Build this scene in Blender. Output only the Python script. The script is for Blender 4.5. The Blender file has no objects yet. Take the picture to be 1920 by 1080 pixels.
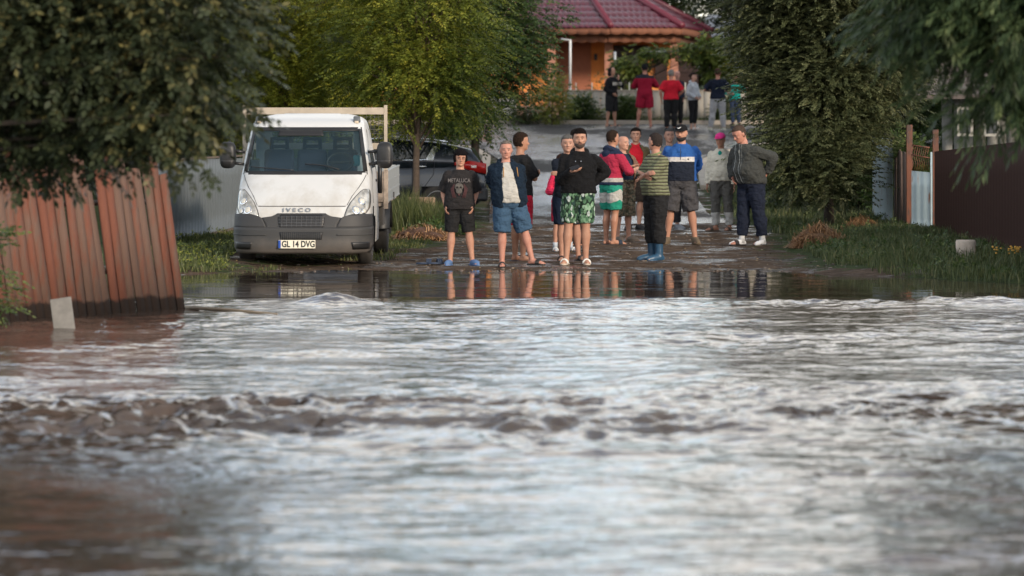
import bpy, bmesh, math, random
import numpy as np
from mathutils import Vector, Matrix, Quaternion
random.seed(7); rng = np.random.default_rng(7)
R = math.radians
SC = bpy.context.scene; COL = SC.collection

# ---------------------------------------------------------------- camera, world, sun
HC, F, HY = 1.9, 7000.0, 243.0           # camera height, focal length in photo pixels, horizon row
cd = bpy.data.cameras.new('camera'); cam = bpy.data.objects.new('camera', cd); COL.objects.link(cam)
cam.location = (0, 0, HC); cam.rotation_euler = (R(90), 0, 0)
cd.sensor_width = 36; cd.lens = F/1920*36; cd.shift_y = -(540-HY)/1920
cd.clip_start = .5; cd.clip_end = 1500
cd.dof.use_dof = True; cd.dof.focus_distance = 52.5; cd.dof.aperture_fstop = 2.5
SC.camera = cam
SUN_DIR = Vector((.62, -.78, .31)).normalized()
w = bpy.data.worlds.new('World'); SC.world = w; w.use_nodes = True
wn, wl = w.node_tree.nodes, w.node_tree.links
bg = wn['Background']; sky = wn.new('ShaderNodeTexSky'); sky.sky_type = 'NISHITA'; sky.sun_disc = False
sky.sun_elevation = math.asin(SUN_DIR.z); sky.sun_rotation = math.atan2(SUN_DIR.x, SUN_DIR.y)
tc = wn.new('ShaderNodeTexCoord'); mp = wn.new('ShaderNodeMapping'); mp.inputs['Scale'].default_value = (1, 1, 2.6)
nz = wn.new('ShaderNodeTexNoise'); nz.inputs['Scale'].default_value = 2.4; nz.inputs['Detail'].default_value = 6
rp = wn.new('ShaderNodeValToRGB'); rp.color_ramp.elements[0].position = .36; rp.color_ramp.elements[1].position = .56
mx = wn.new('ShaderNodeMix'); mx.data_type = 'RGBA'
wl.new(tc.outputs['Generated'], mp.inputs[0]); wl.new(mp.outputs[0], nz.inputs['Vector']); wl.new(nz.outputs[0], rp.inputs[0])
wl.new(rp.outputs[0], mx.inputs[0]); wl.new(sky.outputs[0], mx.inputs[6]); nz2 = wn.new('ShaderNodeTexNoise'); nz2.inputs['Scale'].default_value = 5; nz2.inputs['Detail'].default_value = 3; wl.new(mp.outputs[0], nz2.inputs['Vector'])
rc2 = wn.new('ShaderNodeValToRGB'); rc2.color_ramp.elements[0].position = .42; rc2.color_ramp.elements[0].color = (.56, .72, .98, 1); rc2.color_ramp.elements[1].position = .56; rc2.color_ramp.elements[1].color = (1, .95, .86, 1); wl.new(nz2.outputs[0], rc2.inputs[0])
vs2 = wn.new('ShaderNodeVectorMath'); vs2.operation = 'SCALE'; vs2.inputs['Scale'].default_value = 8.8; wl.new(rc2.outputs[0], vs2.inputs[0]); wl.new(vs2.outputs[0], mx.inputs[7])
sx = wn.new('ShaderNodeSeparateXYZ'); wl.new(tc.outputs['Generated'], sx.inputs[0])   # brighter pale band low in the evening sky
mr = wn.new('ShaderNodeMapRange'); mr.inputs[1].default_value = .0; mr.inputs[2].default_value = .75; mr.inputs[3].default_value = 2.0; mr.inputs[4].default_value = .62; wl.new(sx.outputs[2], mr.inputs[0])
vm = wn.new('ShaderNodeVectorMath'); vm.operation = 'SCALE'; wl.new(mx.outputs[2], vm.inputs[0]); wl.new(mr.outputs[0], vm.inputs['Scale'])
wl.new(vm.outputs[0], bg.inputs['Color']); bg.inputs['Strength'].default_value = .13
sl = bpy.data.lights.new('sun', 'SUN'); sl.energy = 2.8; sl.angle = R(8); sl.color = (1, .84, .66)
so = bpy.data.objects.new('sun', sl); COL.objects.link(so); so.location = (20, -20, 30)
so.rotation_euler = (-SUN_DIR).to_track_quat('-Z', 'Y').to_euler()
SC.view_settings.view_transform = 'Standard'; SC.view_settings.look = 'None'
SC.view_settings.exposure = .32; SC.view_settings.gamma = 1

def gz_prof(d): return float(np.interp(d, [0, 36, 46, 49.3, 51.5, 57, 65, 71, 78, 90, 108, 112, 125, 160, 400], [-.5, -.5, -.2, -.01, .02, .10, .16, .24, .5, 1.12, 2.0, 2.1, 2.4, 2.7, 8]))
def X(px, d): return (px-960)/F*d
def Z(py, d): return HC-(py-HY)/F*d

# ---------------------------------------------------------------- materials
def lin(h):
    if isinstance(h, str):
        h = [int(h[i:i+2], 16)/255 for i in (0, 2, 4)]
        return tuple(c/12.92 if c <= .04045 else ((c+.055)/1.055)**2.4 for c in h)
    return tuple(h)
MATS = {}
class NT:
    def __init__(s, name):
        s.m = bpy.data.materials.new(name); s.m.use_nodes = True
        s.n, s.l = s.m.node_tree.nodes, s.m.node_tree.links; s.b = s.n['Principled BSDF']
    def N(s, t, **k):
        n = s.n.new('ShaderNode'+t)
        for a, v in k.items():
            if a.startswith('i_'):
                a = a[2:]; a = int(a) if a.isdigit() else a.replace('_', ' ')
                n.inputs[a].default_value = v
            else: setattr(n, a, v)
        return n
    def L(s, a, b): s.l.new(a, b)
    def co(s, scale=(1, 1, 1)):
        t = s.N('TexCoord'); m = s.N('Mapping'); m.inputs['Scale'].default_value = scale; s.L(t.outputs['Object'], m.inputs[0]); return m.outputs[0]
    def noise(s, scale=5, detail=4, vec=None, rough=.55):
        n = s.N('TexNoise'); n.inputs['Scale'].default_value = scale; n.inputs['Detail'].default_value = detail; n.inputs['Roughness'].default_value = rough
        s.L(vec if vec is not None else s.co(), n.inputs['Vector']); return n.outputs[0]
    def ramp(s, fac, stops, const=False):
        r = s.N('ValToRGB'); e = r.color_ramp
        if const: e.interpolation = 'CONSTANT'
        while len(e.elements) < len(stops): e.elements.new(.5)
        for el, (p, c) in zip(e.elements, stops):
            el.position = p; c = lin(c) if not isinstance(c, (int, float)) else (c, c, c); el.color = (*c[:3], 1)
        s.L(fac, r.inputs[0]); return r.outputs[0]
    def mix(s, fac, a, b, mode='MIX'):
        m = s.N('Mix', data_type='RGBA', blend_type=mode)
        for v, i in ((fac, 0), (a, 6), (b, 7)):
            if isinstance(v, bpy.types.NodeSocket): s.L(v, m.inputs[i])
            elif i == 0: m.inputs[0].default_value = v
            else: m.inputs[i].default_value = (*lin(v)[:3], 1)
        return m.outputs[2]
    def math(s, op, a, b=0, c=None):
        m = s.N('Math', operation=op)
        for v, i in ((a, 0), (b, 1), (c, 2)):
            if v is None: continue
            if isinstance(v, bpy.types.NodeSocket): s.L(v, m.inputs[i])
            else: m.inputs[i].default_value = v
        return m.outputs[0]
    def bump(s, h, strength=.3, dist=.01):
        b = s.N('Bump'); b.inputs['Strength'].default_value = strength; b.inputs['Distance'].default_value = dist
        s.L(h, b.inputs['Height']); s.L(b.outputs[0], s.b.inputs['Normal'])
    def set(s, col=None, rough=None, metal=None, spec=None):
        if col is not None:
            if isinstance(col, bpy.types.NodeSocket): s.L(col, s.b.inputs['Base Color'])
            else: s.b.inputs['Base Color'].default_value = (*lin(col)[:3], 1)
        if rough is not None:
            if isinstance(rough, bpy.types.NodeSocket): s.L(rough, s.b.inputs['Roughness'])
            else: s.b.inputs['Roughness'].default_value = rough
        if metal is not None: s.b.inputs['Metallic'].default_value = metal
        if spec is not None: s.b.inputs['Specular IOR Level'].default_value = spec
        return s.m

def paint(name, col, rough=.5, metal=0, var=.12, nscale=9, bump=0, bscale=60, spec=.5):
    key = (name, str(col), rough)
    if key in MATS: return MATS[key]
    t = NT(name); c = lin(col); n = t.noise(nscale, 5)
    cc = t.ramp(n, [(.25, tuple(x*(1-var) for x in c)), (.75, tuple(min(1, x*(1+var)) for x in c))])
    t.set(cc, rough, metal, spec)
    if bump: t.bump(t.noise(bscale, 3), bump, .01)
    MATS[key] = t.m; return t.m
def folds(t):
    n = t.N('TexNoise'); n.inputs['Scale'].default_value = 7; n.inputs['Detail'].default_value = 3; n.inputs['Distortion'].default_value = 1.2; m = t.N('TexCoord'); q = t.N('Mapping'); q.inputs['Rotation'].default_value = (0, .5, 0); q.inputs['Scale'].default_value = (.7, .9, 2.2)
    t.L(m.outputs['Object'], q.inputs[0]); t.L(q.outputs[0], n.inputs['Vector']); return n.outputs[0]
def cloth(col, var=.16, rough=.92):
    key = ('cloth', str(col))
    if key in MATS: return MATS[key]
    t = NT('fabric'); c = lin(col); n = t.noise(7, 4)
    t.set(t.ramp(n, [(.3, tuple(x*(1-var) for x in c)), (.7, tuple(min(1, x*(1+var)) for x in c))]), rough, 0, .2)
    t.bump(folds(t), .8, .03)
    MATS[key] = t.m; return t.m
def cloth_fn(fn, rough=.92):
    t = NT('fabric'); t.set(fn(t), rough, 0, .2); t.bump(folds(t), .8, .03); return t.m
def sepxyz(t):
    s = t.N('SeparateXYZ'); s_in = t.N('TexCoord'); t.L(s_in.outputs['Object'], s.inputs[0]); return s.outputs
def skin_mat(col):
    key = ('skin', str(col))
    if key in MATS: return MATS[key]
    t = NT('skin'); c = lin(col); n = t.noise(14, 3)
    t.set(t.ramp(n, [(.3, (c[0]*.9, c[1]*.82, c[2]*.8)), (.7, c)]), .5, 0, .35)
    t.b.inputs['Subsurface Weight'].default_value = 0
    MATS[key] = t.m; return t.m
def leaf_mat(name, c1, c2, c3, trans=.3):
    key = (name, str(c1))
    if key in MATS: return MATS[key]
    t = NT(name); a = t.N('Attribute', attribute_name='tint')
    col = t.ramp(a.outputs['Fac'], [(0, c1), (.55, c2), (1, c3)])
    t.set(col, .5, 0, .35)
    tr = t.N('BsdfTranslucent'); t.L(col, tr.inputs[0]); ms = t.N('MixShader'); ms.inputs[0].default_value = trans
    t.L(t.b.outputs[0], ms.inputs[1]); t.L(tr.outputs[0], ms.inputs[2]); t.L(ms.outputs[0], t.n['Material Output'].inputs[0])
    MATS[key] = t.m; return t.m
def glass_mat(name, tint, trans=.5, rough=.03):
    key = (name, str(tint), trans)
    if key in MATS: return MATS[key]
    t = NT(name); t.set(tint, rough, 0, .9); tr = t.N('BsdfTransparent'); c = lin(tint)
    tr.inputs[0].default_value = (.86, .93, .96, 1)
    ms = t.N('MixShader'); ms.inputs[0].default_value = trans
    t.L(t.b.outputs[0], ms.inputs[1]); t.L(tr.outputs[0], ms.inputs[2]); t.L(ms.outputs[0], t.n['Material Output'].inputs[0])
    MATS[key] = t.m; return t.m

# ---------------------------------------------------------------- object helpers
def tag(o, label=None, cat=None, group=None, kind=None):
    if label: o['label'] = label
    if cat: o['category'] = cat
    if group: o['group'] = group
    if kind: o['kind'] = kind
    return o
def empty(name, loc=(0, 0, 0), rz=0):
    o = bpy.data.objects.new(name, None); COL.objects.link(o); o.location = loc; o.rotation_euler = (0, 0, rz); o.empty_display_size = .2; return o
def link(name, me, mat=None, parent=None, smooth=True):
    o = bpy.data.objects.new(name, me); COL.objects.link(o)
    if mat is not None:
        for m in (mat if isinstance(mat, (list, tuple)) else [mat]): me.materials.append(m)
    if parent is not None: o.parent = parent
    if smooth: me.polygons.foreach_set('use_smooth', [True]*len(me.polygons))
    return o
def bobj(name, bm, mat, parent=None, smooth=True):
    bmesh.ops.recalc_face_normals(bm, faces=bm.faces)
    me = bpy.data.meshes.new(name); bm.to_mesh(me); bm.free(); return link(name, me, mat, parent, smooth)
def npobj(name, V, Q, mat, parent=None, tint=None, smooth=False):
    V = np.asarray(V, np.float32); Q = np.asarray(Q, np.int32); k = Q.shape[1]
    me = bpy.data.meshes.new(name); me.vertices.add(len(V)); me.vertices.foreach_set('co', V.ravel())
    me.loops.add(Q.size); me.loops.foreach_set('vertex_index', Q.ravel())
    me.polygons.add(len(Q)); me.polygons.foreach_set('loop_start', np.arange(0, Q.size, k, dtype=np.int32)); me.polygons.foreach_set('loop_total', np.full(len(Q), k, np.int32))
    me.update(calc_edges=True)
    if tint is not None:
        a = me.attributes.new('tint', 'FLOAT', 'POINT'); a.data.foreach_set('value', np.asarray(tint, np.float32))
    return link(name, me, mat, parent, smooth)
def box(bm, c, s, rot=None, bev=0):
    g = bmesh.ops.create_cube(bm, size=1); vs = g['verts']
    m = Matrix.Translation(c) @ (rot.to_4x4() if rot is not None else Matrix()) @ Matrix.Diagonal((*s, 1))
    bmesh.ops.transform(bm, matrix=m, verts=vs)
    if bev:
        es = list({e for v in vs for e in v.link_edges}); bmesh.ops.bevel(bm, geom=es, offset=bev, segments=2, affect='EDGES', profile=.5)
def boxo(name, c, s, mat, parent=None, rot=None, bev=.004):
    bm = bmesh.new(); box(bm, c, s, rot, bev); return bobj(name, bm, mat, parent, False)
def loft(bm, rings, cap=True):
    vs = [[bm.verts.new(p) for p in r] for r in rings]; n = len(rings[0])
    for a, b in zip(vs, vs[1:]):
        for i in range(n): bm.faces.new((a[i], a[(i+1) % n], b[(i+1) % n], b[i]))
    if cap:
        for r, cfl in ((vs[0], 1), (vs[-1], 0)):
            c = bm.verts.new(sum((v.co for v in r), Vector())/n)
            for i in range(n): bm.faces.new((c, r[(i+1) % n], r[i]) if cfl else (c, r[i], r[(i+1) % n]))
    return vs
def tube(bm, pts, rad, n=8, flat=None, cap=True, dome=False):
    pts = [Vector(p) for p in pts]; rad = list(rad) if hasattr(rad, '__len__') else [rad]*len(pts)
    if dome:
        d0 = (pts[0]-pts[1]).normalized(); d1 = (pts[-1]-pts[-2]).normalized(); r0, r1 = rad[0], rad[-1]
        pts = [pts[0]+d0*r0*.9, pts[0]+d0*r0*.55]+pts+[pts[-1]+d1*r1*.55, pts[-1]+d1*r1*.9]; rad = [r0*.4, r0*.82]+rad+[r1*.82, r1*.4]
    rings = []; u = None
    for i, p in enumerate(pts):
        t = (pts[min(i+1, len(pts)-1)]-pts[max(i-1, 0)]); t = t.normalized() if t.length > 1e-9 else Vector((0, 0, 1))
        if u is None:
            u = Vector((1, 0, 0)) if abs(t.x) < .9 else Vector((0, 1, 0))
        u = (u-t*u.dot(t)).normalized(); v = t.cross(u)
        fl = flat if flat else 1
        rings.append([p+u*math.cos(a)*rad[i]+v*math.sin(a)*rad[i]*fl for a in [2*math.pi*k/n for k in range(n)]])
    loft(bm, rings, cap)
def ell(bm, c, r, rot=None, seg=12):
    g = bmesh.ops.create_uvsphere(bm, u_segments=seg, v_segments=max(6, seg*2//3), radius=1)
    bmesh.ops.transform(bm, matrix=Matrix.Translation(c) @ (rot.to_4x4() if rot is not None else Matrix()) @ Matrix.Diagonal((*r, 1)), verts=g['verts'])
def textmesh(name, s, size, mat, parent, loc, rot=(R(90), 0, 0), ext=.003, bold=0, align='CENTER', sx=1):
    cu = bpy.data.curves.new(name, 'FONT'); cu.body = s; cu.size = size; cu.extrude = ext; cu.offset = bold; cu.align_x = align; cu.align_y = 'CENTER'
    o = bpy.data.objects.new(name, cu); COL.objects.link(o); bpy.context.view_layer.update()
    me = bpy.data.meshes.new_from_object(o.evaluated_get(bpy.context.evaluated_depsgraph_get())); bpy.data.objects.remove(o)
    ob = link(name, me, mat, parent, False); ob.location = loc; ob.rotation_euler = rot; ob.scale = (sx, 1, 1); return ob

# numpy value noise
_tab = rng.random((256, 256))
def vn(x, y):
    xi, yi = np.floor(x).astype(int), np.floor(y).astype(int); fx, fy = x-xi, y-yi
    fx = fx*fx*fx*(fx*(fx*6-15)+10); fy = fy*fy*fy*(fy*(fy*6-15)+10)
    a = _tab[xi & 255, yi & 255]; b = _tab[(xi+1) & 255, yi & 255]; c = _tab[xi & 255, (yi+1) & 255]; d = _tab[(xi+1) & 255, (yi+1) & 255]
    return (a*(1-fx)+b*fx)*(1-fy)+(c*(1-fx)+d*fx)*fy
def fbm(x, y, o=4, g=.5):
    s = 0; a = 1; t = 0
    for i in range(o): s = s+a*vn(x*2**i+17*i, y*2**i+31*i); t += a; a *= g
    return s/t
# ================================================================ the ground, roads and water
def road_l(d): return np.interp(d, [49, 51, 56, 62, 66, 75, 90, 96, 100], [-3.2, -1.9, -1.3, -.9, -.55, -.6, -.4, -1.0, -3.0])
def road_r(d): return np.interp(d, [48, 51, 58, 65, 72, 80, 88, 94, 98, 104], [4.6, 3.95, 4.1, 4.3, 3.9, 4.0, 4.4, 5.2, 6.6, 12])
PD = [0, 36, 46, 49.3, 51.5, 57, 65, 71, 78, 90, 108, 112, 125, 160, 400, 700]
PZ = [-.5, -.5, -.2, -.012, .02, .10, .16, .24, .5, 1.12, 2.0, 2.1, 2.4, 2.7, 8, 14]
def terr(x, y):
    z = np.interp(y, PD, PZ)
    # banks either side of the stream
    rb = np.clip((x-np.interp(y, [0, 40, 44.5, 47, 50, 53, 140], [9.5, 9, 6.2, 4.3, 3.6, 3.9, 12]))/1.6, 0, 1)
    lb = np.clip((np.interp(y, [0, 34, 38, 44, 47, 50, 53, 140], [-9, -8, -6.5, -4.6, -4.2, -3.6, -2.4, -20])-x)/1.5, 0, 1)
    z = np.maximum(z, -.1)*np.maximum(rb, lb)+z*(1-np.maximum(rb, lb))
    z = z+.14*rb*(y < 70)+.13*lb*(y < 62)*(y > 40)+.3*np.clip((np.abs(x)-9)/2.5, 0, 1)*(y < 50)
    n = (fbm(x*1.3, y*1.3, 4)-.5)*.05*(y > 49)+(fbm(x*5+3, y*5, 3)-.5)*.022*(y > 49)*(y < 78)
    return z+n*(y < 90)
def ground(x, y): return float(terr(np.array([float(x)]), np.array([float(y)]))[0])
def gridmesh(name, xs, ys, zf, mat, kind='structure', smooth=True):
    XX, YY = np.meshgrid(xs, ys); ZZ = zf(XX, YY); nx, ny = len(xs), len(ys)
    V = np.stack([XX.ravel(), YY.ravel(), ZZ.ravel()], 1); i = np.arange(nx*ny).reshape(ny, nx)
    Q = np.stack([i[:-1, :-1].ravel(), i[:-1, 1:].ravel(), i[1:, 1:].ravel(), i[1:, :-1].ravel()], 1)
    return tag(npobj(name, V, Q, mat, smooth=smooth), kind=kind)

def wet_ground():
    t = NT('wet_mud'); co = t.co(); xyz = sepxyz(t)
    n1 = t.noise(.9, 6, co, .6); n2 = t.noise(6, 6, co, .65); n3 = t.noise(45, 4, co)
    mud = t.ramp(n2, [(.3, (.034, .022, .015)), (.5, (.080, .054, .037)), (.7, (.14, .098, .068))])
    grass = t.ramp(n2, [(.3, (.018, .028, .010)), (.7, (.055, .075, .025))])
    # vegetation off the road: vertex attribute
    a = t.N('Attribute', attribute_name='tint'); g = t.math('ADD', a.outputs['Fac'], t.math('MULTIPLY', t.math('SUBTRACT', t.noise(3, 5, co), .5), 1.1))
    gm = t.ramp(g, [(.42, 0.0), (.56, 1.0)])
    c = t.mix(gm, mud, grass)
    wet = t.ramp(t.math('ADD', t.math('MULTIPLY', n1, .55), t.math('MULTIPLY', t.noise(2.3, 5, t.co((.6, 1.0, 1))), .45)), [(.50, 0.0), (.57, 1.0)])
    wetm = t.math('MULTIPLY', wet, t.math('SUBTRACT', 1, gm))
    c = t.mix(wetm, c, (.035, .026, .02))
    rr = t.math('SUBTRACT', .95, t.math('MULTIPLY', wetm, .83)); t.L(t.math('ADD', .10, t.math('MULTIPLY', wetm, .4)), t.b.inputs['Specular IOR Level'])
    t.set(c, rr, 0, None)
    t.bump(t.math('ADD', t.math('MULTIPLY', n2, .7), t.math('MULTIPLY', n3, .3)), .75, .05)
    return t.m
xs = np.concatenate([np.linspace(-400, -24, 30), np.arange(-23.9, -9, .5), np.arange(-9, 11, .09), np.arange(11, 26, .5), np.linspace(27, 400, 30)])
ys = np.concatenate([np.linspace(-60, 8, 12), np.arange(9, 43.9, .4), np.arange(44, 68, .09), np.arange(68, 112, .4), np.arange(113, 170, 3), np.linspace(175, 700, 20)])
gr = gridmesh('ground', xs, ys, terr, wet_ground())
XX, YY = np.meshgrid(xs, ys)
off = np.maximum(road_l(YY)-XX, XX-road_r(YY))
tn = np.clip(.5+off*.45, 0, 1); tn = np.where((YY < 49.3), np.clip((np.abs(XX)-4.2)/2, 0, 1), tn)
tn = np.where((YY > 49) & (YY < 56.5) & (XX > -5.4) & (XX < -1), tn*.45, tn)
a = gr.data.attributes.new('tint', 'FLOAT', 'POINT'); a.data.foreach_set('value', tn.ravel().astype(np.float32))

def asphalt():
    t = NT('wet_asphalt'); co = t.co()
    n1 = t.noise(.42, 6, t.co((1, .4, 1)), .6); n2 = t.noise(18, 5, co)
    wet = t.ramp(t.math('ADD', t.math('MULTIPLY', n1, .75), t.math('MULTIPLY', n2, .25)), [(.46, 0.0), (.54, 1.0)])
    c = t.mix(wet, t.ramp(n2, [(.3, (.030, .030, .031)), (.7, (.070, .067, .064))]), (.018, .020, .024))
    mudm = t.ramp(t.math('ADD', sepxyz(t)[1], t.math('MULTIPLY', t.math('SUBTRACT', t.noise(.5, 4, co), .5), 10)), [(0, 1.0), (1, 1.0)])
    y = t.math('ADD', sepxyz(t)[1], t.math('MULTIPLY', t.math('SUBTRACT', t.noise(.6, 5, co), .5), 16))
    mf = t.math('SUBTRACT', 1, t.math('DIVIDE', t.math('SUBTRACT', y, 68), 6)); mf = t.ramp(mf, [(0, 0.0), (1, 1.0)])
    c = t.mix(mf, c, t.ramp(n2, [(.3, (.045, .033, .025)), (.7, (.10, .075, .055))]))
    t.set(c, t.math('SUBTRACT', .75, t.math('MULTIPLY', wet, .61)), 0, None); t.L(t.math('ADD', .07, t.math('MULTIPLY', wet, .38)), t.b.inputs['Specular IOR Level']); t.bump(n2, .35, .02); return t.m
# asphalt: the street climbing away, opening into the cross street
def strip(name, ds, lf, rf, dz, mat, kind='structure', nx=24):
    V = []; Q = []
    for d in ds:
        l, r = float(lf(d)), float(rf(d))
        for k in range(nx+1):
            x = l+(r-l)*k/nx; V.append((x, d, ground(x, d)+min(dz, -.04+(d-66)*.022)))
    for j in range(len(ds)-1):
        for k in range(nx):
            i = j*(nx+1)+k; Q.append((i, i+1, i+nx+2, i+nx+1))
    return tag(npobj(name, V, Q, mat, smooth=True), kind=kind)
AS = asphalt()
strip('road', list(np.arange(66, 98.01, 1)), lambda d: road_l(d)+.15, lambda d: road_r(d)-.15, .03, AS)
strip('cross_street', [98.01, 99, 100, 102, 104, 106, 108, 109.5], lambda d: -26, lambda d: 26, .03, AS, nx=60)
conc = paint('concrete', (.30, .27, .23), .85, var=.3, nscale=4, bump=.4)
concd = paint('kerb_concrete', (.40, .35, .29), .85, var=.25, nscale=3, bump=.4)
def kerb(name, pts, w_, h_):
    bm = bmesh.new(); fine = []
    for a, b in zip(pts, pts[1:]):
        for k in range(6): fine.append((a[0]+(b[0]-a[0])*k/6, a[1]+(b[1]-a[1])*k/6))
    fine.append(pts[-1]); rings = []
    for i, p in enumerate(fine):
        q0, q1 = fine[max(i-1, 0)], fine[min(i+1, len(fine)-1)]; t = Vector((q1[0]-q0[0], q1[1]-q0[1], 0)).normalized(); n = Vector((-t.y, t.x, 0))
        z = ground(*p); c = Vector((p[0], p[1], z)); rings.append([c-n*w_/2-Vector((0, 0, .1)), c-n*w_/2+Vector((0, 0, h_)), c+n*w_/2+Vector((0, 0, h_)), c+n*w_/2-Vector((0, 0, .1))])
    loft(bm, rings); return tag(bobj(name, bm, concd, None, False), kind='structure')
kerb('kerb', [(4.15, 80), (4.45, 88), (5.2, 93), (6.6, 97), (9, 99)], .22, .10)
kerb('kerb', [(-.70, 83), (-.62, 86), (-.62, 91), (-1.0, 95), (-2.6, 98)], .2, .10)
kerb('kerb', [(-24, 109.4), (-8, 109.4), (0, 109.4), (8, 109.4), (24, 109.4)], .35, .14)

# water: a muddy stream across the road, calm shallow edge beyond
def water_mat():
    t = NT('flood_water'); co = t.co(); y = sepxyz(t)[1]
    n = t.noise(.5, 4, co); t.set(t.ramp(n, [(.35, (.036, .026, .021)), (.65, (.088, .064, .051))]), None, 0, .5); rr_ = t.N('MapRange'); rr_.inputs[1].default_value = 41; rr_.inputs[2].default_value = 42.2; rr_.inputs[3].default_value = .12; rr_.inputs[4].default_value = .03; t.L(y, rr_.inputs[0]); t.L(rr_.outputs[0], t.b.inputs['Roughness'])
    t.b.inputs['IOR'].default_value = 1.5
    act = t.N('MapRange'); act.inputs[1].default_value = 41.2; act.inputs[2].default_value = 42.2; act.inputs[3].default_value = 1.0; act.inputs[4].default_value = .0; t.L(y, act.inputs[0]); patch_ = t.ramp(t.noise(1.0, 3, t.co((.35, 1.6, 1))), [(.48, .03), (.62, .26)]); st_ = t.math('MAXIMUM', act.outputs[0], patch_)
    h = t.math('ADD', t.math('MULTIPLY', t.noise(3.2, 2, t.co((.7, 1, 1)), .45), 1), t.math('MULTIPLY', t.noise(11, 2, co, .45), .24))
    b = t.N('Bump'); b.inputs['Distance'].default_value = .04; t.L(st_, b.inputs['Strength']); t.L(h, b.inputs['Height']); t.L(b.outputs[0], t.b.inputs['Normal'])
    return t.m
def water_z(x, y):
    wx = x+.8*(fbm(x*.5, y*.5+9, 2)-.5); wy = y+.8*(fbm(x*.5+40, y*.5, 2)-.5)
    act = np.clip((42.2+.5*(fbm(x*.8+3, x*0+4, 3)-.5)-y)/.9, 0, 1); act = act*act*(3-2*act)
    pm = .45+1.1*np.clip((fbm(x*.35+21, y*.3+2, 3)-.3)*2.2, 0, 1)
    base = (fbm(wx*.55, wy*.8, 2)-.5)*.08+((fbm(wx*1.5+5, wy*2.3, 2)-.5)*.038+(fbm(wx*4+5, wy*5.5, 2)-.5)*.018)*pm
    # standing wave ridge across the flow, roughest on the left
    rc = 24.4+.12*x+.7*(fbm(x*.35+7, x*0+2, 2)-.5)*2
    rough = np.exp(-((y-rc)/1.9)**2)*np.interp(x, [-6, -2.5, -1, 1.5, 5, 8], [1.7, 1.6, 1.45, 1.2, .75, .5])
    rn = 1-np.sqrt((fbm(wx*1.7+60, wy*2.6, 2)*2-1)**2+.01)
    rn2 = 1-np.sqrt((fbm(wx*4.3+11, wy*5.2+7, 3)*2-1)**2+.004); pt = np.clip((fbm(x*.9+50, y*.9, 2)-.22)*2.4, .4, 1.3)
    ridge = rough*(.030+(.09*(rn-.62)+.055*(rn2-.62)+.055*(fbm(wx*7, wy*6, 3)-.5))*pt)
    rc2 = 40.2+.25*(fbm(x*.6+70, x*0+2, 2)-.5)*2
    r2 = np.exp(-((y-rc2)/.55)**2)*(.02+.10*(fbm(wx*2.4+90, wy*2, 3)-.45)*np.interp(x, [-4, 1, 2.5, 6], [.5, .35, 1.1, 1.5]))
    hump = .10*np.exp(-(((x+1.93)/.30)**2+((y-40.0)/.42)**2))*(.7+.6*fbm(x*8, y*8, 2))
    lf = np.interp(y, [34, 40], [1, 0])*0
    calm = (fbm(x*1.2, y*3.5, 3)-.5)*.0016
    fence = np.exp(-((x+5)/2.2)**2-((y-36.2)/.9)**2)*.10*(fbm(wx*4, wy*5, 3)-.4)
    return act*(base+ridge+r2+hump+fence+.012)+(1-act)*calm+.004*np.exp(-((y-42.0)/.25)**2)
xs = np.concatenate([np.linspace(-60, -12, 24), np.arange(-11.8, -6.6, .2), np.arange(-6.5, 7.5, .035), np.arange(7.6, 12, .2), np.linspace(12.2, 60, 24)])
ys = np.concatenate([np.linspace(-40, 10, 12), np.arange(10.2, 15.4, .12), np.arange(15.5, 30, .035), np.arange(30, 44, .045), np.arange(44, 52.5, .2)])
gridmesh('water', xs, ys, water_z, water_mat())

# ---------------------------------------------------------------- grass and ground litter
def blades(name, label, cat, n, area, h, wd, mat, lean=.35, mask=None, kind='stuff', seed=1, clump=0):
    r = np.random.default_rng(seed); x = r.uniform(area[0], area[1], n*3); y = r.uniform(area[2], area[3], n*3)
    if mask is not None: k = mask(x, y); x, y = x[k], y[k]
    x, y = x[:n], y[:n]; m = len(x)
    if m == 0: return None
    hh = r.uniform(h[0], h[1], m)*(.45+1.1*fbm(x*1.6, y*1.6, 3)); a = r.uniform(0, 2*np.pi, m); zz = terr(x, y)-.01
    ww = wd*r.uniform(.6, 1.3, m); la = r.uniform(0, 2*np.pi, m); ll = hh*lean*r.uniform(.2, 1.4, m)
    b0 = np.stack([x-np.cos(a)*ww, y-np.sin(a)*ww, zz], 1); b1 = np.stack([x+np.cos(a)*ww, y+np.sin(a)*ww, zz], 1)
    mx_, my_ = x+np.cos(la)*ll*.35, y+np.sin(la)*ll*.35
    m0 = np.stack([mx_-np.cos(a)*ww*.8, my_-np.sin(a)*ww*.8, zz+hh*.6], 1); m1 = np.stack([mx_+np.cos(a)*ww*.8, my_+np.sin(a)*ww*.8, zz+hh*.6], 1)
    tp = np.stack([x+np.cos(la)*ll, y+np.sin(la)*ll, zz+hh], 1); tp2 = tp+np.array([.001, 0, -.002])
    V = np.stack([b0, b1, m1, m0, tp, tp2], 1).reshape(-1, 3); o = np.arange(m)[:, None]*6
    Q = np.concatenate([o+np.array([0, 1, 2, 3]), o+np.array([3, 2, 5, 4])]); tint = np.repeat(np.clip(r.normal(.45, .22, m)+.5*(fbm(x*1.2+9, y*1.2, 3)-.5), 0, 1), 6)
    return tag(npobj(name, V, Q, mat, None, tint), label, cat, kind=kind)
GM = leaf_mat('grass_blade', (.040, .058, .020), (.100, .125, .048), (.24, .22, .10), .3)
GY = leaf_mat('grass_blade_light', (.040, .060, .018), (.095, .115, .036), (.24, .23, .09), .3)
def off_r(x, y): return x-road_r(y)-.5*(fbm(x*.9, y*.9, 3)-.35)
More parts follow.
